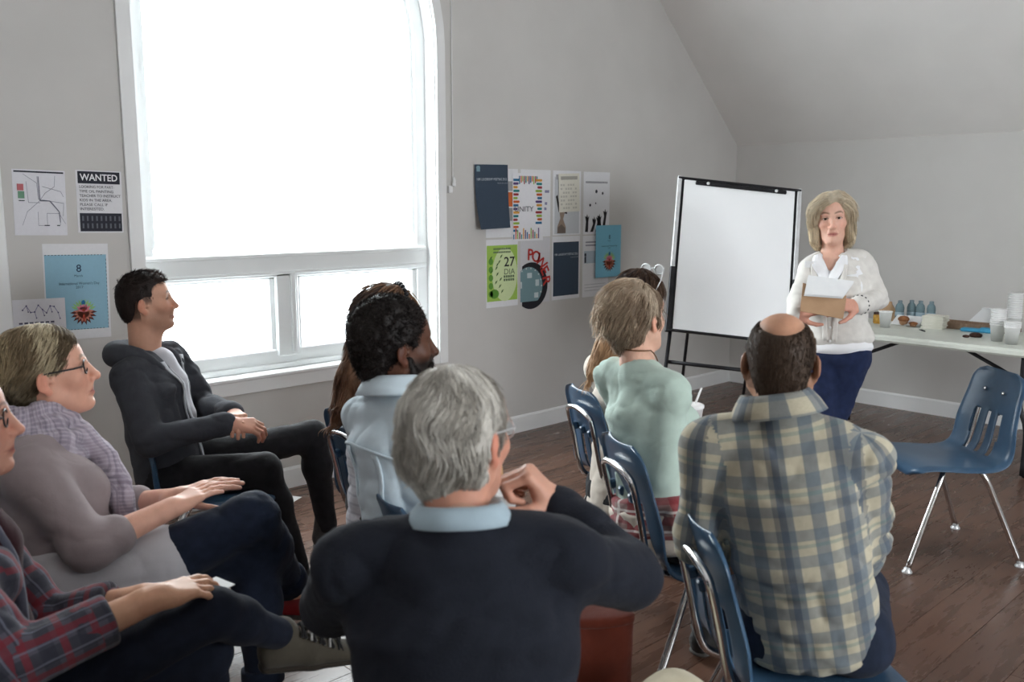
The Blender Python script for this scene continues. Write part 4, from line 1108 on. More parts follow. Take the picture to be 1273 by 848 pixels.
class Body:
    def __init__(s, label, base, head, face, torso_az=None, scale=1., male=True, cat='person'):
        s.e = empty('person', (base[0], base[1], 0), label=label, cat=cat); s.o = V3(base[0], base[1], 0)
        s.parts = []; s.male = male; s.k = scale
    def add(s, name, Vt, Q, mat, attrs=None, label=None, T=None, smooth=True):
        o = npmesh(name, Vt - s.o, Q, mat, s.e, smooth, attrs, T)
        if label: o['label'] = label
        return o
    def skin(s, sdf, h, color, clip=None):
        Vt, Q = sdf.mesh(h, clip); s.parts.append((Vt, Q, color(Vt) if callable(color) else np.tile(np.asarray(color, float), (len(Vt), 1))))
    def finish(s, name='body'):
        Vs, Qs, Cs, o = [], [], [], 0
        for Vt, Q, C in s.parts: Vs.append(Vt); Qs.append(Q + o); Cs.append(C); o += len(Vt)
        return s.add(name, np.concatenate(Vs), np.concatenate(Qs), M['skin'], {'Col': np.concatenate(Cs)})
def fab_coords(Vt, segs, Q=None):
    """fabric coordinates in metres; segs: list of (a,b,side,planar,weight). With Q: one value per face corner"""
    P = Vt if Q is None else Vt[Q].mean(1)
    best = np.full(len(P), 1e9); out_ = np.zeros((len(P), 3)) if Q is None else np.zeros((len(P), 4, 3))
    for a, b, sd, planar, w in segs:
        a = np.asarray(a, float); b = np.asarray(b, float); n = b - a; Ln = np.linalg.norm(n); n = n / Ln
        s2 = nrm(np.asarray(sd) - n * (np.asarray(sd) @ n)); v = np.cross(n, s2); q = P - a; h = q @ n; t = np.clip(h, 0, Ln)
        d = np.linalg.norm(q - t[:, None] * n, axis=1) / w; m = d < best; best[m] = d[m]
        an = np.arctan2(q @ v, q @ s2)
        if Q is None:
            u = q @ s2 if planar else an * .055
            out_[m, 0] = u[m]; out_[m, 1] = h[m]
        else:
            c = Vt[Q[m]] - a; hc = c @ n
            if planar: u = c @ s2
            else:
                u = np.arctan2(c @ v, c @ s2); dlt = u - an[m][:, None]; u = (an[m][:, None] + (dlt + math.pi) % (2 * math.pi) - math.pi) * .055
            out_[m, :, 0] = u; out_[m, :, 1] = hc
    return out_ if Q is None else out_.reshape(-1, 3)
def torso_sdf(b, hip, neck, right, W, D, inf=0., low=0., k=.03, shl=None, shr=None, shr_r=.055, belly=0., fwd=None, bust=0.):
    """W,D: half widths/depths at hips, waist, chest, shoulders"""
    ax = nrm(neck - hip); L_ = np.linalg.norm(neck - hip)
    P = [hip - ax * low, hip + ax * L_ * .36, hip + ax * L_ * .7, hip + ax * L_ * .87]
    for i in range(3):
        b.ecap(P[i], P[i + 1], right, (W[i] + inf, D[i] + inf), (W[i + 1] + inf, D[i + 1] + inf), .05 + inf, k)
    if belly: b.ell(lerp(P[0], P[1], .7) + fwd * D[1] * .5, (W[1] * .8, W[1] * .8, .13), None, .06)
    if bust:
        for s_ in (-1, 1): b.ell(P[2] + fwd * (D[2] * .85) + nrm(right) * s_ * .075 - ax * .03, (bust, bust, bust), None, .04)
    if shl is not None:
        for sh in (shl, shr):
            b.cap(neck - ax * .028, lerp(neck, sh, .8), .046 + inf, .044 + inf, .03)
            b.cap(lerp(neck, sh, .8), sh, .046 + inf, shr_r + inf, .025)
        b.cap(lerp(shl, shr, .28) - ax * .03, lerp(shl, shr, .72) - ax * .03, D[3] * .8 + inf, None, .03)
def arm_sdf(b, sh, el, wr, inf, r=(.05, .043, .042, .03), end=1., k=.03):
    b.cap(sh, el, r[0] + inf, r[1] + inf, k)
    if end > 0: b.cap(el, lerp(el, wr, end), r[2] + inf, r[2] + (r[3] - r[2]) * end + inf, k * .6)
def leg_sdf(b, hip, kn, an, inf=0., r=(.088, .06, .058, .05, .036), k=.03, end=1.):
    b.cap(hip, kn, r[0] + inf, r[1] + inf, k); sh = lerp(kn, an, .32)
    bk_ = nrm(np.cross(np.cross(kn - hip, an - kn), an - kn)) if np.linalg.norm(np.cross(kn - hip, an - kn)) > 1e-3 else V3(0, 0, 0)
    b.cap(kn, sh, r[2] + inf, r[2] + inf, k); b.cap(sh, lerp(kn, an, end), r[2] + inf, r[4] + inf, k)
def shoe_obj(B, ankle, toe_dir, mat, sole_mat, L_=.27, sole_z=None, h=.007, low=True, name='shoe', up=V3(0, 0, 1)):
    f = nrm(np.asarray(toe_dir) - up * (np.asarray(toe_dir) @ up)); r = np.cross(f, up); hz = np.asarray(ankle) - up * .075
    s = SDF(); P = lambda a, c, d: hz + f * a + r * c + up * d
    s.ecap(P(-.045, 0, .035), P(.06, 0, .032), r, (.034, .036), (.042, .032), .02, .02)
    s.ecap(P(.06, 0, .03), P(L_ - .115, 0, .022), r, (.042, .03), (.04, .022), .03, .02)
    s.cap(P(-.03, 0, .05), P(-.015, 0, .085 if low else .13), .038, .042, .02)
    s.cap(P(.0, 0, .06), P(.085, 0, .035), .035, .028, .02)
    s.plane(P(0, 0, .004), -up)
    Vt, Q = s.mesh(h); o = B.add(name, Vt, Q, mat)
    s2 = SDF(); s2.ecap(P(-.045, 0, .008), P(.06, 0, .008), r, (.039, .012), (.046, .012), .024, .01); s2.ecap(P(.06, 0, .008), P(L_ - .112, 0, .008), r, (.046, .012), (.043, .012), .035, .01)
    s2.plane(P(0, 0, -.004), -up); s2.plane(P(0, 0, .016), up)
    Vt, Q = s2.mesh(h); so = npmesh('sole', Vt - B.o, Q, sole_mat, o)
    return o, P
# ------------------------------------------------------------------ hair
def tubes(paths, r0, r1, cols, sides=3):
    """paths (N,S,3) -> one mesh of thin tapered tubes"""
    N_, S_, _ = paths.shape
    T = np.gradient(paths, axis=1); T /= np.linalg.norm(T, axis=2, keepdims=True) + 1e-9
    ref = np.tile(V3(.31, .57, .76), (N_, S_, 1)); A = np.cross(T, ref); A /= np.linalg.norm(A, axis=2, keepdims=True) + 1e-9; Bv = np.cross(T, A)
    tt = np.linspace(0, 1, S_)[None, :, None]; r0 = np.asarray(r0).reshape(-1, 1, 1)
    rad = r0 * (1 - tt ** 2.2) + r1 * tt ** 2.2
    rings = np.stack([paths + rad * (A * math.cos(2 * math.pi * j / sides) + Bv * math.sin(2 * math.pi * j / sides)) for j in range(sides)], 2)   # N,S,sides,3
    V_ = rings.reshape(-1, 3)
    base = (np.arange(N_) * S_ * sides)[:, None, None, None]; si = (np.arange(S_ - 1) * sides)[None, :, None, None]; j = np.arange(sides)[None, None, :, None]
    j2 = (j + 1) % sides
    Q = np.concatenate([base + si + j, base + si + j2, base + si + sides + j2, base + si + sides + j], 3).reshape(-1, 4)
    C = np.repeat(cols, S_ * sides, 0)
    return V_, Q, C
def grow(shell, roots, dirf, length, nseg, lift=.002, jitter=.25, grav=0., seed=1, stick=.6):
    r_ = np.random.default_rng(seed); P = roots.copy(); N_ = len(P); pts = [P.copy()]
    length = np.asarray(length) * np.ones(N_); jv = r_.normal(0, jitter, (N_, 3)); D = None
    for s_ in range(nseg):
        d = dirf(P, s_ / nseg) + jv + r_.normal(0, jitter * .25, (N_, 3)); d[:, 2] -= grav * s_ / nseg
        g = shell.grad(P); dn = (d * g).sum(1, keepdims=True); d = d - g * dn * stick
        d /= np.linalg.norm(d, axis=1, keepdims=True) + 1e-9
        P = P + d * (length / nseg)[:, None]
        e = shell.eval(P); P = P + g * np.clip(lift - e, 0, .02)[:, None]
        pts.append(P.copy())
    return np.stack(pts, 1)
def hair_cols(N_, cols, seed=0, P=None, fn=None):
    r_ = np.random.default_rng(seed); cols = np.asarray(cols, float); i = r_.integers(0, len(cols), N_); f = r_.uniform(.8, 1.2, (N_, 1))
    C = cols[i] * f
    if fn is not None: C = fn(P, C)
    return C
def hair_obj(B, shell, h, H, dirf, n, length, cols, r=.0014, nseg=6, lift=.001, jitter=.25, grav=0., seed=1, region=None, base_dark=.6, noise=.004, stick=.6, fn=None, name='hair', tip=.0003, clip=None, nscale=(60, 60, 18)):
    Vt, Q = shell.mesh(h, clip); N_ = vnormals(Vt, Q)
    q = H.inv(Vt)
    if noise: Vt2 = Vt + N_ * (vnoise((Vt - H.o) @ H.R * np.array(nscale), 1., seed) * noise)[:, None]
    else: Vt2 = Vt
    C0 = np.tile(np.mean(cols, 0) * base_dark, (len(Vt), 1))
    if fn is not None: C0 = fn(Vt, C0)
    ok = np.ones(len(Vt), bool) if region is None else region(q)
    r_ = np.random.default_rng(seed); ids = r_.choice(np.flatnonzero(ok), n); roots = Vt2[ids] + r_.normal(0, .002, (n, 3)) - N_[ids] * .002
    L_ = length(H.inv(roots)) if callable(length) else length
    L_ = np.asarray(L_) * r_.uniform(.7, 1.15, n)
    paths = grow(shell, roots, dirf, L_, nseg, lift, jitter, grav, seed, stick)
    V_, Q_, C_ = tubes(paths, r * r_.uniform(.6, 1.3, n), tip, hair_cols(n, cols, seed, roots, fn))
    return B.add(name, np.concatenate([Vt2, V_]), np.concatenate([Q, Q_ + len(Vt)]), M['hair'], {'Col': np.concatenate([C0, C_])})
def cast(sdf, P, d, back=.3):
    """points pushed onto the surface along -d, starting well outside"""
    P = np.asarray(P, float) + nrm(d) * back
    P0 = P - nrm(d) * (back - .07)
    for _ in range(40): P = P - nrm(d) * np.clip(sdf.eval(P), -.02, .05)[:, None] * .8
    bad = np.abs(sdf.eval(P)) > .01; P[bad] = P0[bad]
    return P
def ribbon(B, sdf, pts, d, width, mat, name, off=.004, n=6, parent=None):
    """cloth strip lying on a garment along the path pts"""
    c = cast(sdf, np.array(smooth_path(pts, n)), d); t = np.gradient(c, axis=0); sd = np.cross(t, nrm(d)); sd /= np.linalg.norm(sd, axis=1, keepdims=True) + 1e-9
    w = np.asarray(width); w = np.interp(np.linspace(0, 1, len(c)), np.linspace(0, 1, w.size), w.ravel())[:, None] if w.size > 1 else w
    rows = [cast(sdf, c + sd * w * k, d) + nrm(d) * off for k in (-.5, -.17, .17, .5)]
    V_ = np.stack(rows, 1).reshape(-1, 3); m = len(c)
    Q = np.array([(i * 4 + j, i * 4 + j + 1, (i + 1) * 4 + j + 1, (i + 1) * 4 + j) for i in range(m - 1) for j in range(3)])
    o = B.add(name, V_, Q, mat); md = o.modifiers.new('thickness', 'SOLIDIFY'); md.thickness = .004; md.offset = 0
    return o
def glasses(B, H, color_mat, lw=.025, lh=.018, y=.098, z=.01, label=None, rnd=True, r=.0016):
    g = MB()
    for s_ in (-1, 1):
        pts = []
        for i in range(20):
            a = 2 * math.pi * i / 20; e_ = 2 if rnd else 3.2
            c, s2 = math.cos(a), math.sin(a)
            pts.append(H(s_ * .0345 + lw * math.copysign(abs(c) ** (2 / e_), c), y - .012 * abs(s_ * .0345 + lw * c) / .06, z + lh * math.copysign(abs(s2) ** (2 / e_), s2)) - B.o)
        g.tube(pts, r, 6, closed=True)
        g.tube([H(s_ * (.0345 + lw), y - .012, z + .006) - B.o, H(s_ * .077, .06, z + .008) - B.o, H(s_ * .082, -.01, z + .012) - B.o, H(s_ * .081, -.03, z - .012) - B.o], r, 6)
    g.tube([H(-.0345 + lw, y, z + .004) - B.o, H(0, y + .006, z + .007) - B.o, H(.0345 - lw, y, z + .004) - B.o], r, 6)
    o = g.build('eyeglasses', color_mat, B.e, True)
    if label: o['label'] = label
    ln = MB()
    for s_ in (-1, 1): ln.add([H(s_ * .0345 + lw * .95 * math.cos(2 * math.pi * i / 16), y - .012 * abs(s_ * .0345 + lw * math.cos(2 * math.pi * i / 16)) / .06, z + lh * .95 * math.sin(2 * math.pi * i / 16)) - B.o for i in range(16)], [tuple(range(16))])
    lens = MB(); lens.v = ln.v[:16]; lens.f = [ln.f[0]]; lens.build('lens', M['glass'], o)
    lens = MB(); lens.v = ln.v[16:]; lens.f = [tuple(range(16))]; lens.build('lens', M['glass'], o)
    return o
# ------------------------------------------------------------------ people
def fv(az): a = math.radians(az); return V3(math.cos(a), math.sin(a), 0), V3(math.sin(a), -math.cos(a), 0)
SKIN = srgb(214, 168, 146); SKIN_T = srgb(196, 146, 118); SKIN_D = srgb(92, 60, 46)
MALE_W, MALE_D = (.16, .145, .158, .125), (.112, .102, .108, .07)
FEM_W, FEM_D = (.158, .122, .135, .11), (.108, .088, .095, .06)
def core(B, J, skin, male=True):
    """slim continuous figure under the clothes"""
    s = SDF(); r = J['right']
    s.ecap(J['hip'], lerp(J['hip'], J['neck'], .5), r, (.12, .075), (.11, .07), .04, .04); s.ecap(lerp(J['hip'], J['neck'], .5), lerp(J['hip'], J['neck'], .85), r, (.11, .07), (.1, .055), .04, .04)
    s.cap(lerp(J['hip'], J['neck'], .85), J['neck'], .05, .045, .04)
    for q in 'LR':
        s.cap(J['neck'] - V3(0, 0, .04), J['sh' + q], .04, .035, .03); s.chain([J['sh' + q], J['el' + q], J['wr' + q]], [.034, .03, .024])
        if 'kn' + q in J: s.chain([J['hp' + q], J['kn' + q], J['an' + q]], [.06, .042, .03])
    B.skin(s, .014, skin)
def top_piece(B, J, mat, W, D, inf=.01, low=.04, sleeve=1., wr=.006, seed=1, h=.009, name='shirt', label=None, bust=0., belly=0., fab=False, wscale=(9, 9, 14), arm_r=(.046, .04, .038, .029), extra=None, shr_r=.046, sleeveL=None, k=.05):
    s = SDF(); f = J['fwd']; r = J['right']
    torso_sdf(s, J['hip'], J['neck'], r, W, D, inf, low, .03, J['shL'], J['shR'], shr_r, belly, f, bust)
    for q in 'LR': arm_sdf(s, J['sh' + q], J['el' + q], J['wr' + q], inf, arm_r, (sleeveL if (q == 'L' and sleeveL is not None) else sleeve), k * .6)
    ax_ = nrm(J['neck'] - J['hip']); s.cap(J['neck'] + ax_ * .012 + f * .015, J['neck'] + ax_ * .2 + f * .03, .055, .09, .012, -1)
    if extra: extra(s)
    B.top = SDF(); torso_sdf(B.top, J['hip'], J['neck'], r, W, D, inf, low, .03, J['shL'], J['shR'], shr_r, belly, f, bust)
    Vt, Q = s.mesh(h); Vt = relax(Vt, Q, 1, .4)
    if wr: Vt = wrinkle(Vt, Q, wr, wscale, seed)
    at = None
    if fab:
        segs = [(J['hip'], J['neck'], r, True, 1.9)]
        for q in 'LR':
            sd = nrm(np.cross(J['el' + q] - J['sh' + q], f)); segs += [(J['sh' + q], J['el' + q], f, False, 1.), (J['el' + q], J['wr' + q], f, False, 1.)]
        at = {'fab': fab_coords(Vt, segs, Q)}
    return B.add(name, Vt, Q, mat, at, label)
def trousers(B, J, mat, inf=.01, wr=.006, seed=2, h=.01, r=(.084, .056, .053, .045, .037), end=.95, name='trousers', label=None, pel=(.155, .105), extra=None, wscale=(10, 10, 12)):
    s = SDF(); hp = J['hip']
    s.ecap(hp + V3(0, 0, -.02), hp + V3(0, 0, .03), J['right'], (pel[0] + inf, pel[1] + inf), (pel[0] - .015 + inf, pel[1] - .01 + inf), .05, .04)
    for q in 'LR':
        if 'kn' + q in J: leg_sdf(s, J['hp' + q], J['kn' + q], J['an' + q], inf, r, .035, end)
    if extra: extra(s)
    Vt, Q = s.mesh(h); Vt = relax(Vt, Q, 1, .4)
    if wr: Vt = wrinkle(Vt, Q, wr, wscale, seed)
    return B.add(name, Vt, Q, mat, None, label)
def joints(hip, neck, az, sh_w=.18, sh_drop=.05, hipw=.085, **kw):
    f, r = fv(az); J = dict(hip=np.asarray(hip, float), neck=np.asarray(neck, float), fwd=f, right=r)
    ax = nrm(J['neck'] - J['hip'])
    J['shL'] = J['neck'] - r * sh_w - ax * sh_drop; J['shR'] = J['neck'] + r * sh_w - ax * sh_drop
    J['hpL'] = J['hip'] - r * hipw; J['hpR'] = J['hip'] + r * hipw
    for k_, v in kw.items(): J[k_] = np.asarray(v, float)
    return J
def collar(B, c, axis, fwd, mat, r=(.068, .06), h_=.035, fold=.045, gap=.45, flare=.014, name='collar', n=30, fabk=None):
    ax = nrm(axis); f = nrm(fwd - ax * (fwd @ ax)); rt_ = np.cross(f, ax); vs_ = []; fs = []; fab = []
    prof = [(0, -.012), (-.002, h_ * .5), (-.004, h_), (.003, h_ + .003), (.008, h_ - .004), (.01 + flare * .5, h_ - fold * .5), (.01 + flare, h_ - fold)]
    for i in range(n + 1):
        a = gap + (2 * math.pi - 2 * gap) * i / n; d = f * math.cos(a) + rt_ * math.sin(a)
        front = max(0, math.cos(a)) ** 2
        for (dr, dz) in prof:
            rad = r[1] + (r[0] - r[1]) * (1 - (dz + .012) / (h_ + .015)) + dr
            vs_.append(c + d * rad * (1 + .12 * abs(math.sin(a))) + ax * (dz - .022 * front) + f * .01 * front); fab.append((a * .065, dz + (.3 if dr <= 0 else .32), 0))
    m = len(prof)
    for i in range(n):
        for j in range(m - 1): fs.append((i * m + j, i * m + j + 1, (i + 1) * m + j + 1, (i + 1) * m + j))
    o = B.add(name, np.array(vs_), np.array(fs), mat, {'fab': np.array(fab)})
    md = o.modifiers.new('thickness', 'SOLIDIFY'); md.thickness = .003; md.offset = 0
    return o
def cuff(B, a, b, r, mat, name='cuff', w=.014, wr=.002, parent=None):
    """rolled band round a limb from a to b"""
    n_ = nrm(b - a); s = SDF(); s.cap(a, b, r + .004, None, .01); s.plane(a - n_ * w, -n_); s.plane(b + n_ * w, n_)
    Vt, Q = s.mesh(.006); Vt = wrinkle(Vt, Q, wr, (20, 20, 20), 5)
    return B.add(name, Vt, Q, mat, {'fab': fab_coords(Vt, [(a, b, np.cross(n_, V3(.3, .5, .8)), False, 1.)])})
def pixel_gap(): pass
DENIM = cloth('dark_denim', srgb(30, 38, 55), .25, .85, 30, .4, 600, .05); DENIM2 = cloth('deep_blue_denim', srgb(32, 42, 72), .2, .85, 30, .4, 600, .05)
BLACKP = cloth('black_denim', srgb(34, 34, 37), .2, .85, 30, .4, 600, .05); LEATHER = add_noise(principled('black_leather', (.02, .02, .02), .45), (.015, .015, .016), (.03, .03, .03), 30, 4, None, .3, 200)
SOLE = add_noise(principled('rubber_sole', (.1, .09, .08), .8), (.06, .055, .05), (.12, .11, .1), 30)

def crown_dir(H, crown=(0, -.05, .12), bias=(0, 0, 0), w=1.):
    c = np.array(crown)
    def fn(P, t):
        q = H.inv(P); d = (q - c); d /= np.linalg.norm(d, axis=1, keepdims=True) + 1e-9
        return (d * w + np.array(bias)) @ H.R.T
    return fn

# ================= presenter
def presenter():
    base = S(1040, 640, 4.22); az = 196.; f, r = fv(az)
    H = Frame(S(1034, 273, 4.2), 209, -2, 5, .93)
    hip = S(1039, 440, 4.22); neck = S(1036, 313, 4.22)
    J = joints(hip, neck, az, .155, .045, .08,
               elR=S(992, 374, 4.2), wrR=S(990, 391, 4.05), elL=S(1090, 371, 4.18), wrL=S(1066, 380, 4.02),
               knL=S(1032, 535, 4.2), knR=S(1020, 535, 4.12))
    J['shR'] = S(1010, 336, 4.22); J['shL'] = S(1072, 331, 4.24)
    J['anL'] = V3(*(J['knL'] + f * -.06)); J['anL'][2] = .09; J['anR'] = V3(*(J['knR'] + f * .0)); J['anR'][2] = .09
    B = Body('woman standing by the easel in a pale grey cardigan and jeans, holding a folder', base, None, None)
    s = SDF(); head_sdf(s, H, neck + V3(0, 0, -.05), False, .92, .95)
    s.ecap(neck + V3(0, 0, -.035) + f * .022, neck + V3(0, 0, -.15) + f * .03, r, (.085, .052), (.09, .078), .03, .03)
    B.skin(s, .003, lambda V: head_color(V, H, srgb(222, 176, 156), lip=srgb(176, 96, 92), brow=srgb(112, 86, 66)))
    eyes(H, B, (.05, .035, .025), nrm(H.R.T @ nrm(CAM - H.o)))
    s = SDF(); s.cap(J['elR'], J['wrR'], .034, .026); hand_sdf(s, J['wrR'], S(1010, 384, 4.0) - J['wrR'], -FW + UP * .5, 1, (.5, .7, .4), .04, (.5, .5), .93)
    B.skin(s, .0038, srgb(216, 160, 140))
    s = SDF(); s.cap(J['elL'], J['wrL'], .034, .026); hand_sdf(s, J['wrL'], S(1040, 378, 3.98) - J['wrL'], -FW + UP * .6, -1, (.4, .6, .4), .05, (.4, .3), .93)
    B.skin(s, .0038, srgb(216, 160, 140))
    core(B, J, SKIN); B.finish()
    CARD = cloth('pale_cardigan', srgb(220, 217, 212), .07, .95, 30, .6, 350)
    WSH = cloth('white_blouse', srgb(240, 241, 244), .03, .85, 10, .3, 500); ax = nrm(neck - hip)
    def cutV(w0, w1, dep): return lambda s: s.cap(neck + f * .11 + ax * .06, neck + f * .13 - ax * dep, w0, w1, .006, -1)
    top_piece(B, J, CARD, FEM_W, FEM_D, .014, -.07, .95, .011, 4, .007, 'cardigan', bust=.058, k=.045, arm_r=(.04, .036, .034, .029), extra=cutV(.085, .02, .21), wscale=(9, 9, 12))
    cardi = B.top
    top_piece(B, J, WSH, FEM_W, FEM_D, .007, -.03, 0, .003, 9, .007, 'blouse', bust=.058, arm_r=(.04, .036, .034, .029), extra=cutV(.088, .008, .16), k=.03)
    blo = B.top
    for sg in (-1, 1):
        ribbon(B, blo, [neck + r * sg * .058 - ax * .012, neck + r * sg * .05 - ax * .05, neck + r * sg * .02 - ax * .11, neck + r * sg * .004 - ax * .15], f, [.02, .05, .042, .012], WSH, 'blouse_collar', .012)
        ribbon(B, cardi, [neck + r * sg * .07 - ax * .05, neck + r * sg * .065 - ax * .1, neck + r * sg * .035 - ax * .2, neck + r * sg * .02 - ax * .4], f, [.018, .022, .022, .022], CARD, 'cardigan_edge', .004)
    # button band
    pts = cast(cardi, [neck - ax * (.22 + .06 * i) for i in range(4)], f)
    for q in pts: bb = MB(); bb.lathe([(.006, 0), (.006, .003), (.003, .004)], q - B.o, 10, np.stack([r, ax, f], 1)); bb.build('button', M['trim'], B.e)
    # name tag and ribbon
    tg = MB().box(cast(cardi, [S(1011, 328, 4.2)], f)[0] + f * .004 - B.o, (.055, .003, .03), np.stack([nrm(r + f * .25), f, ax], 1)).build('name_tag', M['paper'], B.e); tg['label'] = 'white name tag on the chest'
    rb = MB().tube([q + f * .004 - B.o for q in cast(cardi, [S(1040, 350, 4.2), S(1045, 343, 4.2), S(1050, 350, 4.2)], f)], .003, 6).build('ribbon', cloth('red_ribbon', srgb(170, 50, 60)), B.e); rb['label'] = 'small red ribbon pinned on the cardigan'
    trousers(B, J, DENIM2, .006, .005, 5, .009, (.074, .052, .05, .045, .036), .97, label='deep blue jeans', pel=(.135, .098))
    for q in 'LR': shoe_obj(B, J['an' + q] + V3(0, 0, -.01), f, LEATHER, SOLE, .25)
    # bob haircut, parted on her left side, fringe swept across
    sh = SDF(); k = H.k; E = lambda c, rr, kk=.02, op=1: sh.ell(H(*c), np.array(rr) * k, H.R, kk * k, op)
    E((0, -.02, .046), (.083, .104, .092))
    for sg in (-1, 1):
        E((sg * .074, -.015, -.03), (.024, .06, .095), .03); E((sg * .074, -.03, -.09), (.03, .05, .055), .03)
        sh.cap(H(sg * .078, .045, .04), H(sg * .084, .03, -.09), .017 * k, .021 * k, .02)
    sh.chain([H(-.03, .055, .118), H(.02, .072, .105), H(.06, .07, .07), H(.08, .055, .02)], [.022 * k, .024 * k, .021 * k, .018 * k], .02)
    sh.chain([H(-.03, .055, .118), H(-.06, .062, .08), H(-.077, .05, .03)], [.02 * k, .018 * k, .016 * k], .02)
    E((0, -.07, -.04), (.07, .05, .1), .03)
    E((0, .085, -.04), (.06, .08, .1), .01, -1); E((-.01, .11, .03), (.05, .045, .05), .01, -1)
    def dirf(P, t):
        q = H.inv(P); sgn = np.where(q[:, 0] > -.03, 1., -1.); top = np.clip((q[:, 2] - .02) / .09, 0, 1)
        d = np.stack([sgn * top * 1.5, -q[:, 1] * 1.5 - .05 + .0 * top, -np.ones(len(q)) * (1 - .5 * top)], 1)
        low_ = q[:, 2] < -.1; d[low_, 0] -= np.sign(q[low_, 0]) * .6
        return d @ H.R.T
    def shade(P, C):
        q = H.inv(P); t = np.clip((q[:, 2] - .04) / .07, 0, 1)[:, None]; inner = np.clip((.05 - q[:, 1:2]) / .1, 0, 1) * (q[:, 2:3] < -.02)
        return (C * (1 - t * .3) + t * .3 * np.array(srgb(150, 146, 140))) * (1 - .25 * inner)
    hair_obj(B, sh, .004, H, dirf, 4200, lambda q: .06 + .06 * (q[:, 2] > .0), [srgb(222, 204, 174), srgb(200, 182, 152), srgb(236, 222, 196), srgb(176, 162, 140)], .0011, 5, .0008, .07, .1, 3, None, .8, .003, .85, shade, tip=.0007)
    # bead bracelet
    br = MB(); c = lerp(J['wrL'], J['elL'], .1); ax2 = nrm(J['elL'] - J['wrL']); u = nrm(np.cross(ax2, V3(0, 0, 1))); v = np.cross(ax2, u)
    for i in range(14):
        a = 2 * math.pi * i / 14; b0_ = MB()
        br.lathe([(.002, -.006), (.006, -.003), (.0065, 0), (.006, .003), (.002, .006)], c + .04 * (u * math.cos(a) + v * math.sin(a)) - B.o, 8)
    o = br.build('bead_bracelet', M['dark'], B.e, True)
    # folder with papers, held
    fo = empty('kraft_folder', S(1023, 378, 3.98), label='brown kraft folder held open by the standing woman', cat='folder')
    oo = np.array(fo.location)
    qd = [S(998, 354, 4.0), S(994.5, 387, 3.96), S(1048, 397, 3.92), S(1052, 372, 3.94)]
    def sheet(pts, t, nm, mat, par):
        n_ = nrm(np.cross(pts[1] - pts[0], pts[3] - pts[0])); b = MB(); b.add([p_ - oo for p_ in pts] + [p_ + n_ * t - oo for p_ in pts], [(0, 1, 2, 3), (7, 6, 5, 4), (0, 4, 5, 1), (1, 5, 6, 2), (2, 6, 7, 3), (3, 7, 4, 0)]); return b.build(nm, mat, par)
    sheet(qd, .003, 'front_cover', mkraft_d, fo)
    sheet([S(998, 352, 4.04), S(995, 386, 3.985), S(1048, 396, 3.945), S(1052, 368, 3.985)], .003, 'back_cover', mkraft_d, fo)
    pp = empty('paper_sheets', S(1030, 358, 4.0), label='white paper sheets lying on the open kraft folder', cat='paper'); oo = np.array(pp.location)
    pts = [S(1004, 344.5, 4.02), S(999, 368, 3.975), S(1047, 371.5, 3.935), S(1061, 352, 3.96)]
    for i in range(3): sheet([p_ - FW * .003 * (i + 1) + UP * .004 * i for p_ in pts], .0006, 'sheet', M['paper'], pp)
mkraft_d = add_noise(principled('folder_kraft', srgb(176, 142, 110), .8), srgb(168, 134, 102), srgb(186, 152, 120), 8, 4, None, .2, 120)
presenter()

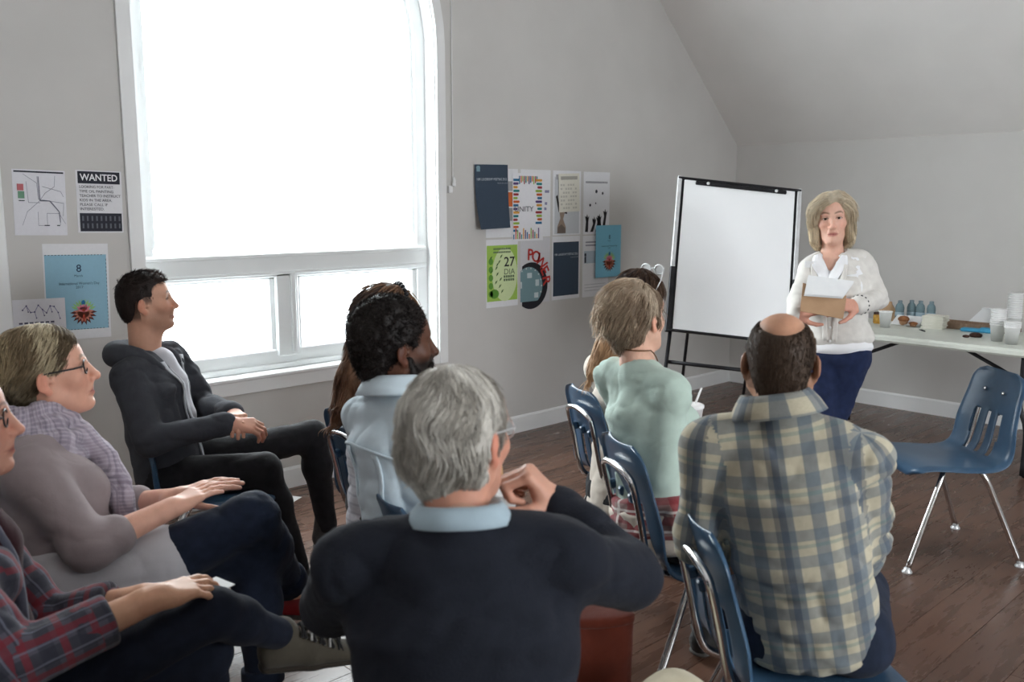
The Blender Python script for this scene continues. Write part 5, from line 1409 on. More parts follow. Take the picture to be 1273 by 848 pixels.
# ================= man in the plaid shirt
def plaid_man():
    az = 30.; f, r = fv(az)
    hip = S(1010, 786, 2.2); neck = S(966, 517, 2.12); H = Frame(S(970, 452, 2.15), 30, -3, 0, 1.0)
    J = joints(hip, neck, az, .175, .09, .095,
               elL=S(866, 672, 2.2), wrL=S(905, 700, 2.42), elR=S(1078, 672, 2.2), wrR=S(1062, 712, 2.4),
               knL=S(925, 725, 2.6), knR=S(1072, 735, 2.55))
    J['anL'] = J['knL'] + V3(.0, .0, -.42) - r * .01 + f * .05; J['anL'][2] = .1; J['anR'] = J['knR'] + f * .02; J['anR'][2] = .1
    B = Body('balding man in a blue and tan plaid shirt seated with his back turned', hip, None, None)
    s = SDF(); head_sdf(s, H, neck + V3(0, 0, -.04), True)
    hairc = srgb(58, 46, 38)
    B.skin(s, .0042, lambda V: head_color(V, H, SKIN_T, lip=srgb(160, 96, 84), brow=hairc, stubble=srgb(90, 70, 58), scalp=srgb(128, 96, 76), scalp_fn=lambda x, y, z: ((z > -.05 + .2 * np.clip(y, -.05, 1)) & (y < .05)) * np.clip((np.hypot(x / .05, (y + .015) / .085) - .85) * 3 + (z < .06), 0, 1) * .75))
    for q, sd in (('L', -1), ('R', 1)):
        s = SDF(); s.cap(lerp(J['el' + q], J['wr' + q], .2), J['wr' + q], .04, .029); hand_sdf(s, J['wr' + q], f * .8 - r * sd * .6 - V3(0, 0, .2), V3(0, 0, 1) + r * sd * .3, -sd, (.4, .5, .3), .05)
        B.skin(s, .0045, SKIN_T)
    core(B, J, SKIN_T); B.finish(); eyes(H, B)
    PL = plaid_mat('tan_blue_plaid', srgb(186, 178, 156), [(0, .07, .0, .44, srgb(92, 105, 118), .7), (1, .062, .0, .44, srgb(92, 108, 122), .55), (1, .124, .55, .07, srgb(88, 124, 126), .4), (0, .14, .1, .2, srgb(52, 66, 86), .5)])
    top_piece(B, J, PL, (.148, .142, .16, .13), (.125, .115, .112, .07), .014, .02, .45, .011, 7, .0075, 'plaid_shirt', fab=True, wscale=(8, 8, 13), shr_r=.05)
    collar(B, neck + V3(0, 0, .012) + f * .01, nrm(neck - hip) + f * .15, f, PL, (.076, .066), .04, .05, .4)
    for q in 'LR': cuff(B, lerp(J['el' + q], J['wr' + q], .34), lerp(J['el' + q], J['wr' + q], .5), .052, PL, 'rolled_cuff', .012)
    trousers(B, J, DENIM, .01, .007, 3, .01, end=.93)
    for q in 'LR': shoe_obj(B, J['an' + q], f + r * (.2 if q == 'R' else -.2), LEATHER, SOLE)
    sh = SDF(); k = H.k; E = lambda c, rr, kk=.02, op=1: sh.ell(H(*c), np.array(rr) * k, H.R, kk * k, op)
    E((0, -.015, .032), (.0775, .1005, .0912)); E((0, -.06, -.03), (.056, .045, .06), .03)
    E((0, -.045, .125), (.05, .075, .06), .02, -1); E((0, .04, .135), (.055, .1, .075), .01, -1); E((0, .07, -.02), (.1, .07, .12), .01, -1)
    for sg in (-1, 1): E((sg * .09, -.012, -.02), (.03, .036, .05), .008, -1)
    sh.plane(H(0, 0, -.075), H.d(0, .2, -1)); 
    hair_obj(B, sh, .004, H, crown_dir(H, (0, -.01, .14), (0, -.1, -.5)), 5500, .013, [srgb(78, 62, 51), srgb(58, 46, 38), srgb(98, 80, 66)], .0007, 3, .0006, .3, .1, 4, None, .8, .001, .75)
    # phone in the right hand
    ph = empty('phone', J['wrR'] + f * .1, label='black phone held in the lap of the plaid shirted man', cat='phone')
    Rp = np.stack([nrm(r - f * .3), nrm(f + r * .3), V3(0, 0, 1)], 1)
    MB().box((.05, .0, .03), (.075, .15, .009), Rp @ rotx(.25), bev=.003).build('phone_body', M['dark'], ph)
    MB().box((.05, .0, .0352), (.068, .14, .001), Rp @ rotx(.25)).build('screen', add_noise(principled('phone_glass', (.01, .01, .012), .1), (.01, .01, .012), (.015, .015, .018), 5), ph)
    chair_at(864, 648, -38, 'blue stacking chair under the plaid shirted man')
plaid_man()

# ================= woman in the green top
def green_woman():
    az = -12.; f, r = fv(az)
    hip = S(818, 655, 2.92); neck = S(792, 450, 2.92); H = Frame(S(793, 398, 2.95), 2, 4, -4, .93)
    J = joints(hip, neck, az, .155, .075, .085, elR=S(826, 596, 2.82), wrR=S(853, 561, 3.02), elL=S(815, 600, 3.2), wrL=S(860, 570, 3.28),
               knR=S(880, 648, 3.05), knL=S(880, 640, 3.22))
    for q in 'LR': J['an' + q] = J['kn' + q] + f * .02; J['an' + q][2] = .09
    B = Body('woman with short ash blond hair in a pale green top, holding a lidded cup', hip, None, None)
    s = SDF(); head_sdf(s, H, neck + V3(0, 0, -.05), False); s.cap(neck, neck + f * .04 - V3(0, 0, .06), .05, .05, .03)
    B.skin(s, .004, lambda V: head_color(V, H, srgb(222, 178, 156), lip=srgb(176, 100, 96), brow=srgb(120, 90, 70)))
    for q, sd in (('R', 1), ('L', -1)):
        s = SDF(); s.cap(lerp(J['el' + q], J['wr' + q], .3), J['wr' + q], .034, .025); hand_sdf(s, J['wr' + q], S(860, 543, 3.1) - J['wr' + q], (r * sd + V3(0, 0, .1)), sd, (.4, .5, .4), .03, (.4, .4), .92)
        B.skin(s, .0042, srgb(216, 164, 142))
    core(B, J, SKIN); B.finish(); eyes(H, B)
    GRN = cloth('green_knit', srgb(184, 203, 193), .07, .9, 20, .4, 500)
    top_piece(B, J, GRN, (.15, .12, .134, .108), (.105, .088, .095, .06), .008, -.05, .8, .007, 12, .0075, 'green_top', bust=.068, arm_r=(.044, .038, .036, .028))
    # plaid shirt tied round the waist, with a hanging sleeve
    RP = plaid_mat('red_check', srgb(150, 120, 116), [(0, .06, 0, .45, srgb(150, 50, 56), .75), (1, .06, 0, .45, srgb(140, 52, 60), .6), (0, .06, .6, .1, srgb(235, 228, 222), .7), (1, .06, .6, .12, srgb(235, 228, 222), .7)])
    ax = nrm(neck - hip); s = SDF(); s.ecap(hip + ax * .0, hip + ax * .1, r, (.192, .135), (.172, .122), .03, .03); s.chain([hip + r * .16 - f * .06 + ax * .09, hip + r * .19 - f * .02, hip + r * .19 + f * .0 - ax * .1], [.03, .03, .02])
    Vt, Q = s.mesh(.008); Vt = wrinkle(Vt, Q, .008, (12, 12, 18), 4); B.add('tied_shirt', Vt, Q, RP, {'fab': fab_coords(Vt, [(hip, neck, r, False, 1.)])}, 'red checked shirt tied round the waist')
    s = SDF(); s.ecap(hip - ax * .05, hip + ax * .06, r, (.188, .13), (.184, .128), .03, .03); Vt, Q = s.mesh(.009); B.add('undershirt', wrinkle(Vt, Q, .004, seed=3), Q, cloth('cream_undershirt', srgb(216, 204, 190)))
    trousers(B, J, cloth('black_trousers', srgb(46, 38, 36)), .008, .006, 3, .01, (.08, .054, .05, .045, .035))
    for q in 'LR': shoe_obj(B, J['an' + q], f, LEATHER, SOLE, .25)
    nk = MB(); pts = [neck + V3(0, 0, .045) + .058 * (math.cos(a) * f + math.sin(a) * r) - V3(0, 0, .06) * max(0, math.cos(a)) + f * .01 for a in np.linspace(0, 2 * math.pi, 28)[:-1]]
    nk.tube([q - B.o for q in pts], .0022, 6, closed=True); nk.build('necklace', add_noise(principled('brown_cord', srgb(110, 76, 48), .5), srgb(100, 66, 40), srgb(124, 88, 58), 40), B.e, True)
    sh = SDF(); k = H.k; E = lambda c, rr, kk=.02, op=1: sh.ell(H(*c), np.array(rr) * k, H.R, kk * k, op)
    E((0, -.02, .042), (.083, .107, .097)); E((-.02, -.035, .085), (.07, .085, .062), .03); E((0, -.065, -.035), (.06, .045, .065), .03); E((-.03, -.075, .03), (.06, .055, .075), .03)
    E((0, .085, -.03), (.1, .085, .1), .01, -1)
    for sg in (-1, 1): E((sg * .088, .0, -.012), (.03, .03, .045), .008, -1)
    def dirf(P, t):
        q = H.inv(P); d = (q - np.array((.03, .01, .14))); d /= np.linalg.norm(d, axis=1, keepdims=True); d = d + np.array((-.35, -.2, -.5)); d[:, 0] += .45 * np.sin(q[:, 2] * 60 + q[:, 1] * 40)
        return d @ H.R.T
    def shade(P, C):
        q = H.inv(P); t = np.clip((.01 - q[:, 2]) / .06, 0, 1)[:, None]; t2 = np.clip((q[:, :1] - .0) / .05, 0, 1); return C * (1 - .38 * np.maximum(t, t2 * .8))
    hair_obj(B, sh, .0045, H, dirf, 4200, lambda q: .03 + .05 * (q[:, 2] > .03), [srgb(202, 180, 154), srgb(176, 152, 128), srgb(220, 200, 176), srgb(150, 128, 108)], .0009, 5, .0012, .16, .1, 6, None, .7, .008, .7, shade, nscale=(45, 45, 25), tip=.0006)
    chair_at(768, 548, -28, 'blue stacking chair under the woman in the green top')
    c = cup(S(859, 541, 3.1), 'white takeaway cup with a straw held by the woman in green', .1, .028, .038, name='takeaway_cup')
    MB().lathe([(.0405, .098), (.0415, .1), (.0415, .106), (.034, .11), (.006, .111)], n=24).build('lid', M['foam'], c, True)
    MB().tube([(.0, .0, .05), (.008, -.008, .11), (.022, -.022, .165)], .0035, 8).build('straw', M['foam'], c, True)
green_woman()

# ================= long haired woman behind her
def sunglasses_woman():
    az = -12.; f, r = fv(az)
    hip = S(772, 612, 3.62); neck = S(774, 450, 3.58); H = Frame(S(797, 374, 3.55), -5, 2, 0, .95)
    J = joints(hip, neck, az, .155, .05, .085, elR=S(790, 545, 3.45), wrR=S(830, 560, 3.65), elL=S(780, 540, 3.85), wrL=S(825, 555, 3.9), knR=S(838, 600, 3.75), knL=S(838, 590, 3.9))
    for q in 'LR': J['an' + q] = J['kn' + q] + f * .02; J['an' + q][2] = .09
    B = Body('long haired woman in a cream top with sunglasses on her head', hip, None, None)
    s = SDF(); head_sdf(s, H, neck + V3(0, 0, -.05), False)
    B.skin(s, .0048, lambda V: head_color(V, H, SKIN, lip=srgb(170, 96, 92), brow=srgb(70, 50, 40)))
    for q, sd in (('R', 1), ('L', -1)):
        s = SDF(); s.cap(lerp(J['el' + q], J['wr' + q], .4), J['wr' + q], .033, .025); hand_sdf(s, J['wr' + q], f, V3(0, 0, 1), -sd, (.3, .3, .2), .04, k=.92); B.skin(s, .0055, SKIN)
    core(B, J, SKIN); B.finish(); eyes(H, B)
    top_piece(B, J, cloth('cream_top', srgb(206, 196, 184), .06), FEM_W, FEM_D, .01, .05, .95, .005, 3, .01, 'cream_top', bust=.065)
    trousers(B, J, BLACKP, .008, .005, 3, .012)
    for q in 'LR': shoe_obj(B, J['an' + q], f, LEATHER, SOLE, .25, h=.009)
    sh = SDF(); k = H.k; E = lambda c, rr, kk=.02, op=1: sh.ell(H(*c), np.array(rr) * k, H.R, kk * k, op)
    E((0, -.02, .04), (.085, .108, .096)); E((0, -.075, -.06), (.07, .05, .12), .04); E((0, .09, -.03), (.1, .08, .1), .012, -1)
    tipw = S(738, 462, 3.52)
    sh.chain([H(0, -.085, -.08), lerp(H(0, -.09, -.08), tipw, .5), tipw], [.055, .05, .024], .03)
    sh.chain([H(-.04, -.07, -.08), tipw + V3(.03, .02, .02)], [.045, .02], .03)
    dn = H.R.T @ nrm(tipw - H(0, -.085, -.02))
    def dirf(P, t):
        q = H.inv(P); d = (q - np.array((0, .02, .14))); d /= np.linalg.norm(d, axis=1, keepdims=True); lw = np.clip((.05 - q[:, 2]) / .08, 0, 1)[:, None]
        return (d * (1 - lw) + (dn + np.array((0, 0, -.1))) * lw) @ H.R.T
    def shade(P, C):
        q = H.inv(P); t = np.clip((-q[:, 2] - .03) / .12, 0, 1)[:, None]; return C * (1 - t) + t * np.array(srgb(178, 142, 108)) * (C.mean(1, keepdims=True) / .03 * .1 + .9)
    hair_obj(B, sh, .006, H, dirf, 1500, .09, [srgb(62, 48, 42), srgb(46, 36, 32), srgb(84, 64, 52)], .0018, 6, .001, .12, .1, 5, None, .8, .006, .8, shade, nscale=(60, 60, 12))
    gm = MB()
    for sg in (-1, 1):
        gm.tube([H(sg * .036 + .026 * math.cos(a), .07 + .0 * math.sin(a), .125 + .02 * math.sin(a)) - B.o for a in np.linspace(0, 6.283, 17)[:-1]], .0028, 6, closed=True)
        gm.tube([H(sg * .062, .07, .13) - B.o, H(sg * .088, .02, .085) - B.o, H(sg * .09, -.02, .04) - B.o], .0028, 6)
    gm.tube([H(-.012, .072, .13) - B.o, H(.012, .072, .13) - B.o], .0028, 6)
    o = gm.build('sunglasses', M['alu'], B.e, True); o['label'] = 'sunglasses pushed up on the hair'
    for sg in (-1, 1): MB().add([H(sg * .036 + .025 * math.cos(a), .071, .125 + .019 * math.sin(a)) - B.o for a in np.linspace(0, 6.283, 17)[:-1]], [tuple(range(16))]).build('lens', M['alu'], o)
    chair_at(720, 484, -25, 'blue stacking chair under the long haired woman in cream')
sunglasses_woman()

# ================= grey-haired man in the navy sweater
def grey_man():
    az = 46.; f, r = fv(az)
    hip = S(585, 1045, 1.5); neck = S(572, 652, 1.47); H = Frame(S(571, 546, 1.54), 17, -3, -2, .97)
    J = joints(hip, neck, az, .19, .06, .095, elL=S(414, 752, 1.72), wrL=S(560, 738, 1.9), elR=S(782, 716, 1.64), wrR=S(693, 628, 1.74),
               knR=S(838, 878, 1.98), knL=S(600, 900, 2.1))
    J['shL'] = S(440, 708, 1.49); J['shR'] = S(700, 700, 1.5)
    J['anR'] = J['knR'] - r * .22 + f * .12; J['anR'][2] = .2; J['anL'] = J['knL'] + f * .03; J['anL'][2] = .1
    B = Body('grey-haired man in a navy sweater seated with his hand at his chin', hip, None, None)
    s = SDF(); head_sdf(s, H, neck + V3(0, 0, -.05), True)
    B.skin(s, .0042, lambda V: head_color(V, H, srgb(206, 150, 128), lip=srgb(160, 96, 88), brow=srgb(150, 144, 138)))
    s = SDF(); s.cap(lerp(J['elR'], J['wrR'], .5), J['wrR'], .036, .03); hand_sdf(s, J['wrR'], S(652, 585, 1.72) - J['wrR'], UP * .9 + RT * .35 - FW * .25, -1, (1.25, 1.55, .9), .02, (.7, .9), 1.02)
    B.skin(s, .004, srgb(210, 158, 136))
    s = SDF(); s.cap(lerp(J['elL'], J['wrL'], .5), J['wrL'], .036, .03); hand_sdf(s, J['wrL'], S(628, 668, 1.9) - J['wrL'], -r * .8 + V3(0, 0, .3), 1, (.5, .6, .4), .03, (.4, .4))
    B.skin(s, .0045, srgb(206, 150, 128))
    core(B, J, SKIN); B.finish(); eyes(H, B)
    NV = cloth('navy_wool', srgb(34, 37, 46), .1, .95, 25, .7, 300, .03)
    top_piece(B, J, NV, (.17, .165, .17, .135), (.125, .12, .115, .075), .015, .06, .93, .013, 21, .008, 'sweater', 'navy wool sweater', belly=1, wscale=(7, 7, 10), arm_r=(.05, .045, .042, .032), shr_r=.052)
    BLU = cloth('pale_blue_cotton', srgb(166, 185, 196), .06, .85, 20, .3, 500)
    collar(B, neck + V3(0, 0, .002) + f * .005, nrm(neck - hip) + f * .1, f, BLU, (.064, .058), .028, .03, .4, .004)
    s = SDF(); s.ecap(hip - V3(0, 0, .02), hip + V3(0, 0, .08), r, (.202, .15), (.198, .146), .04, .03); Vt, Q = s.mesh(.01); B.add('shirt_tail', wrinkle(Vt, Q, .006, seed=2), Q, BLU)
    KH = cloth('khaki_cotton', srgb(190, 180, 156), .07, .9, 18, .3, 500)
    trousers(B, J, KH, .012, .007, 6, .01, (.088, .064, .058, .05, .042), .95, pel=(.168, .12))
    for q in 'LR': shoe_obj(B, J['an' + q], f, LEATHER, SOLE)
    sh = SDF(); k = H.k; E = lambda c, rr, kk=.02, op=1: sh.ell(H(*c), np.array(rr) * k, H.R, kk * k, op)
    E((0, -.02, .034), (.085, .108, .098)); E((0, -.066, -.035), (.058, .044, .06), .03)
    for sg in (-1, 1): E((sg * .062, -.045, -.01), (.022, .045, .06), .02)
    E((0, .095, -.035), (.11, .085, .11), .012, -1)
    for sg in (-1, 1): E((sg * .094, -.008, -.018), (.032, .042, .05), .008, -1)
    sh.plane(H(0, 0, -.09), H.d(0, .2, -1))
    def dirf(P, t):
        q = H.inv(P); d = (q - np.array((.01, -.02, .15))); d /= np.linalg.norm(d, axis=1, keepdims=True); d = d + np.array((0, -.05, -.7)); d[:, 0] += .7 * np.sin(q[:, 2] * 55 + q[:, 0] * 30) ; d[:, 1] += .25 * np.sin(q[:, 2] * 70 + 1)
        return d @ H.R.T
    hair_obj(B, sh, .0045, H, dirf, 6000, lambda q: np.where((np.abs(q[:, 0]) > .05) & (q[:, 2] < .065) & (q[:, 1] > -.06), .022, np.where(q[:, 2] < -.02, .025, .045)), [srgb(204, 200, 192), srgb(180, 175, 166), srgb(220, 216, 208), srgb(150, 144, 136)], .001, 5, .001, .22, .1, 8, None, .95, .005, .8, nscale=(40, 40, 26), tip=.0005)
    glasses(B, H, M['alu'], .026, .021, .102, .008)
    chair(*(hip + f * .07)[:2], 46, 'blue stacking chair under the grey-haired man in the navy sweater')
    c = cup(S(622, 662, 1.95), 'white cup with a wooden stir stick held by the grey-haired man', .095, .027, .036, name='foam_cup')
    MB().tube([(0, -.02, .02), (.012, .012, .15)], .0035, 6).build('stir_stick', add_noise(principled('pale_wood', srgb(196, 156, 112), .7), srgb(186, 144, 100), srgb(206, 168, 126), 30), c)
grey_man()
# rust cloth bag standing on the floor in front of him
f_, r_v = fv(44); c0 = S(712, 900, 2.25); c0[2] = 0
bgx = empty('tote_bag', c0, label='rust brown cloth bag standing on the floor by the grey-haired man', cat='bag')
RUST = cloth('rust_canvas', srgb(100, 44, 30), .15)
s = SDF(); s.ecap(c0 + V3(0, 0, .05), c0 + V3(0, 0, .54), r_v, (.14, .075), (.145, .05), .03, .03); s.plane(c0 + V3(0, 0, .004), V3(0, 0, -1)); s.plane(c0 + V3(0, 0, .56), V3(0, 0, 1))
Vt, Q = s.mesh(.009); npmesh('bag_body', wrinkle(Vt, Q, .009, (8, 8, 6), 31) - c0, Q, RUST, bgx)
s = SDF(); s.ecap(c0 + V3(0, 0, .545), c0 + V3(0, 0, .56), r_v, (.148, .054), (.148, .054), .008, .005); Vt, Q = s.mesh(.007); npmesh('bag_rim', Vt - c0, Q, RUST, bgx)

# ================= bearded man in the pale blue shirt
def blue_man():
    az = -2.; f, r = fv(az)
    hip = S(514, 668, 2.42); neck = S(488, 494, 2.4); H = Frame(S(492, 432, 2.42), -12, 3, 0, .97)
    J = joints(hip, neck, az, .158, .08, .09, elR=S(540, 620, 2.32), wrR=S(620, 640, 2.5), elL=S(500, 600, 2.75), wrL=S(590, 625, 2.8), knR=S(640, 660, 2.6), knL=S(640, 650, 2.85))
    for q in 'LR': J['an' + q] = J['kn' + q] + f * .02; J['an' + q][2] = .1
    B = Body('bearded black-haired man in a pale blue shirt looking towards the easel', hip, None, None)
    s = SDF(); head_sdf(s, H, neck + V3(0, 0, -.05), True, nose=1.12)
    bl_ = srgb(24, 20, 19)
    B.skin(s, .003, lambda V: head_color(V, H, SKIN_D, lip=srgb(96, 56, 52), brow=bl_, stubble=bl_, stub_amt=.95))
    for q, sd in (('R', 1), ('L', -1)):
        s = SDF(); s.cap(lerp(J['el' + q], J['wr' + q], .4), J['wr' + q], .036, .028); hand_sdf(s, J['wr' + q], f, V3(0, 0, 1), -sd, (.3, .4, .3)); B.skin(s, .005, SKIN_D)
    core(B, J, SKIN_D); B.finish(); eyes(H, B)
    BS = cloth('pale_blue_shirt', srgb(202, 217, 226), .05, .85, 16, .3, 500)
    top_piece(B, J, BS, (.15, .138, .15, .12), (.108, .1, .105, .068), .013, .06, .93, .012, 33, .0075, 'shirt', 'pale blue cotton shirt', wscale=(7, 7, 9))
    ax = nrm(neck - hip); ribbon(B, B.top, [neck - r * .15 - ax * .14, neck - r * .07 - ax * .115, neck - ax * .11, neck + r * .07 - ax * .115, neck + r * .15 - ax * .14], -f, .006, BS, 'yoke_seam', .004)
    for sg in (-1, 1): ribbon(B, B.top, [neck + r * sg * .06 - ax * .12, neck + r * sg * .058 - ax * .25, neck + r * sg * .05 - ax * .4], -f, [.016, .012, .004], BS, 'back_pleat', .002)
    collar(B, neck + V3(0, 0, .015) + f * .01, nrm(neck - hip) + f * .15, f, BS, (.076, .067), .038, .046, .35)
    trousers(B, J, DENIM, .01, .006, 3, .011)
    for q in 'LR': shoe_obj(B, J['an' + q], f, LEATHER, SOLE, h=.009)
    sh = SDF(); k = H.k; E = lambda c, rr, kk=.02, op=1: sh.ell(H(*c), np.array(rr) * k, H.R, kk * k, op)
    E((0, -.022, .048), (.092, .112, .1)); E((0, -.07, -.02), (.07, .05, .07), .03)
    E((0, .09, -.035), (.12, .085, .11), .012, -1)
    for sg in (-1, 1): E((sg * .095, .002, -.015), (.035, .03, .045), .008, -1)
    sh.plane(H(0, 0, -.075), H.d(0, .2, -1))
    rr_n = np.random.default_rng(3)
    hair_obj(B, sh, .0045, H, lambda P, t: (sh.grad(P) * .6 + np.sin(P * 90 + t * 9) * .8), 5500, .014, [srgb(34, 29, 28), srgb(24, 20, 20), srgb(44, 38, 36)], .0009, 4, .002, .5, 0, 9, None, .9, .006, .25, nscale=(70, 70, 70))
    bd = SDF(); Eb = lambda c, rr, kk=.02, op=1: bd.ell(H(*c), np.array(rr) * k, H.R, kk * k, op)
    for sg in (-1, 1):
        bd.cap(H(sg * .062, .002, -.03), H(sg * .05, .02, -.075), .014, .019, .02); bd.cap(H(sg * .05, .02, -.075), H(sg * .02, .075, -.108), .02, .021, .02)
        bd.cap(H(sg * .026, .09, -.062), H(sg * .006, .1, -.05), .006, .006, .008); bd.cap(H(sg * .03, .083, -.068), H(sg * .024, .08, -.1), .009, .012, .01)
    bd.cap(H(-.015, .085, -.112), H(.015, .085, -.112), .02, None, .02)
    hair_obj(B, bd, .004, H, lambda P, t: bd.grad(P) * .5 + np.tile(H.d(0, .1, -1), (len(P), 1)), 1500, .012, [srgb(30, 25, 24), srgb(22, 18, 18), srgb(42, 36, 34)], .0012, 4, .001, .4, 0, 2, None, .9, .003, .4, name='beard')
    chair_at(478, 622, -15, 'blue stacking chair under the bearded man in pale blue')
blue_man()

# ================= brown-haired woman with the headband
def headband_woman():
    az = -14.; f, r = fv(az)
    hip = S(476, 628, 3.1); neck = S(468, 462, 3.08); H = Frame(S(487, 402, 3.08), -14, -4, 0, .98)
    J = joints(hip, neck, az, .155, .05, .085, elR=S(470, 570, 2.98), wrR=S(535, 590, 3.15), elL=S(490, 560, 3.35), wrL=S(545, 580, 3.35), knR=S(555, 620, 3.2), knL=S(560, 610, 3.4))
    for q in 'LR': J['an' + q] = J['kn' + q] + f * .02; J['an' + q][2] = .09
    B = Body('woman with long wavy brown hair and a beaded headband in a grey shirt', hip, None, None)
    s = SDF(); head_sdf(s, H, neck + V3(0, 0, -.05), False)
    B.skin(s, .005, lambda V: head_color(V, H, SKIN, lip=srgb(170, 96, 92), brow=srgb(80, 56, 44)))
    for q, sd in (('R', 1), ('L', -1)):
        s = SDF(); s.cap(lerp(J['el' + q], J['wr' + q], .4), J['wr' + q], .033, .025); hand_sdf(s, J['wr' + q], f, V3(0, 0, 1), -sd, (.3, .3, .2), .04, k=.92); B.skin(s, .0055, SKIN)
    core(B, J, SKIN); B.finish(); eyes(H, B)
    GS = plaid_mat('grey_stripe', srgb(196, 198, 206), [(1, .03, 0, .25, srgb(150, 154, 168), .5)])
    top_piece(B, J, GS, FEM_W, FEM_D, .012, .06, .95, .008, 14, .009, 'shirt', 'grey striped shirt', bust=.06, fab=True)
    trousers(B, J, BLACKP, .008, .005, 3, .012)
    for q in 'LR': shoe_obj(B, J['an' + q], f, LEATHER, SOLE, .25, h=.009)
    sh = SDF(); k = H.k; E = lambda c, rr, kk=.02, op=1: sh.ell(H(*c), np.array(rr) * k, H.R, kk * k, op)
    E((0, -.02, .04), (.086, .108, .098)); E((0, -.07, -.06), (.075, .055, .12), .04); E((0, .09, -.03), (.1, .08, .1), .012, -1)
    ends = [S(418, 522, 3.08), S(428, 500, 3.0), S(440, 470, 3.0)]
    for i, e_ in enumerate(ends): sh.chain([H(.02 * (i - 1), -.08, -.06), lerp(H(0, -.1, -.1), e_, .5) + V3(0, 0, .0), e_], [.05, .042, .016], .03)
    dn = H.R.T @ nrm(ends[0] - H(0, -.085, -.02))
    def dirf(P, t):
        q = H.inv(P); d = (q - np.array((0, .02, .14))); d /= np.linalg.norm(d, axis=1, keepdims=True); lw = np.clip((.05 - q[:, 2]) / .08, 0, 1)[:, None]
        w = np.stack([.5 * np.sin(q[:, 2] * 70 + q[:, 1] * 30), .5 * np.cos(q[:, 2] * 60), np.zeros(len(q))], 1)
        return (d * (1 - lw) + (dn + w) * lw) @ H.R.T
    def shade(P, C):
        q = H.inv(P); t = np.clip((-q[:, 2] - .04) / .15, 0, 1)[:, None]; return C * (1 + t * .9)
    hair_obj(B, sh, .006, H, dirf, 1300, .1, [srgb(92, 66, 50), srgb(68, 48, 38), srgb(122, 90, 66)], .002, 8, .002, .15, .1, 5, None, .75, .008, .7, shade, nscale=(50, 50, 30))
    hb = MB()
    for i in range(15):
        a = math.pi * (i + .5) / 15; c = H(.09 * math.cos(a), .02, .042 + .098 * math.sin(a)); hb.lathe([(.003, -.008), (.008, -.004), (.009, 0), (.008, .004), (.003, .008)], c - B.o, 8)
    hb.build('headband', M['dark'], B.e, True)
    chair_at(426, 514, -6, 'blue stacking chair under the woman with the headband')
headband_woman()

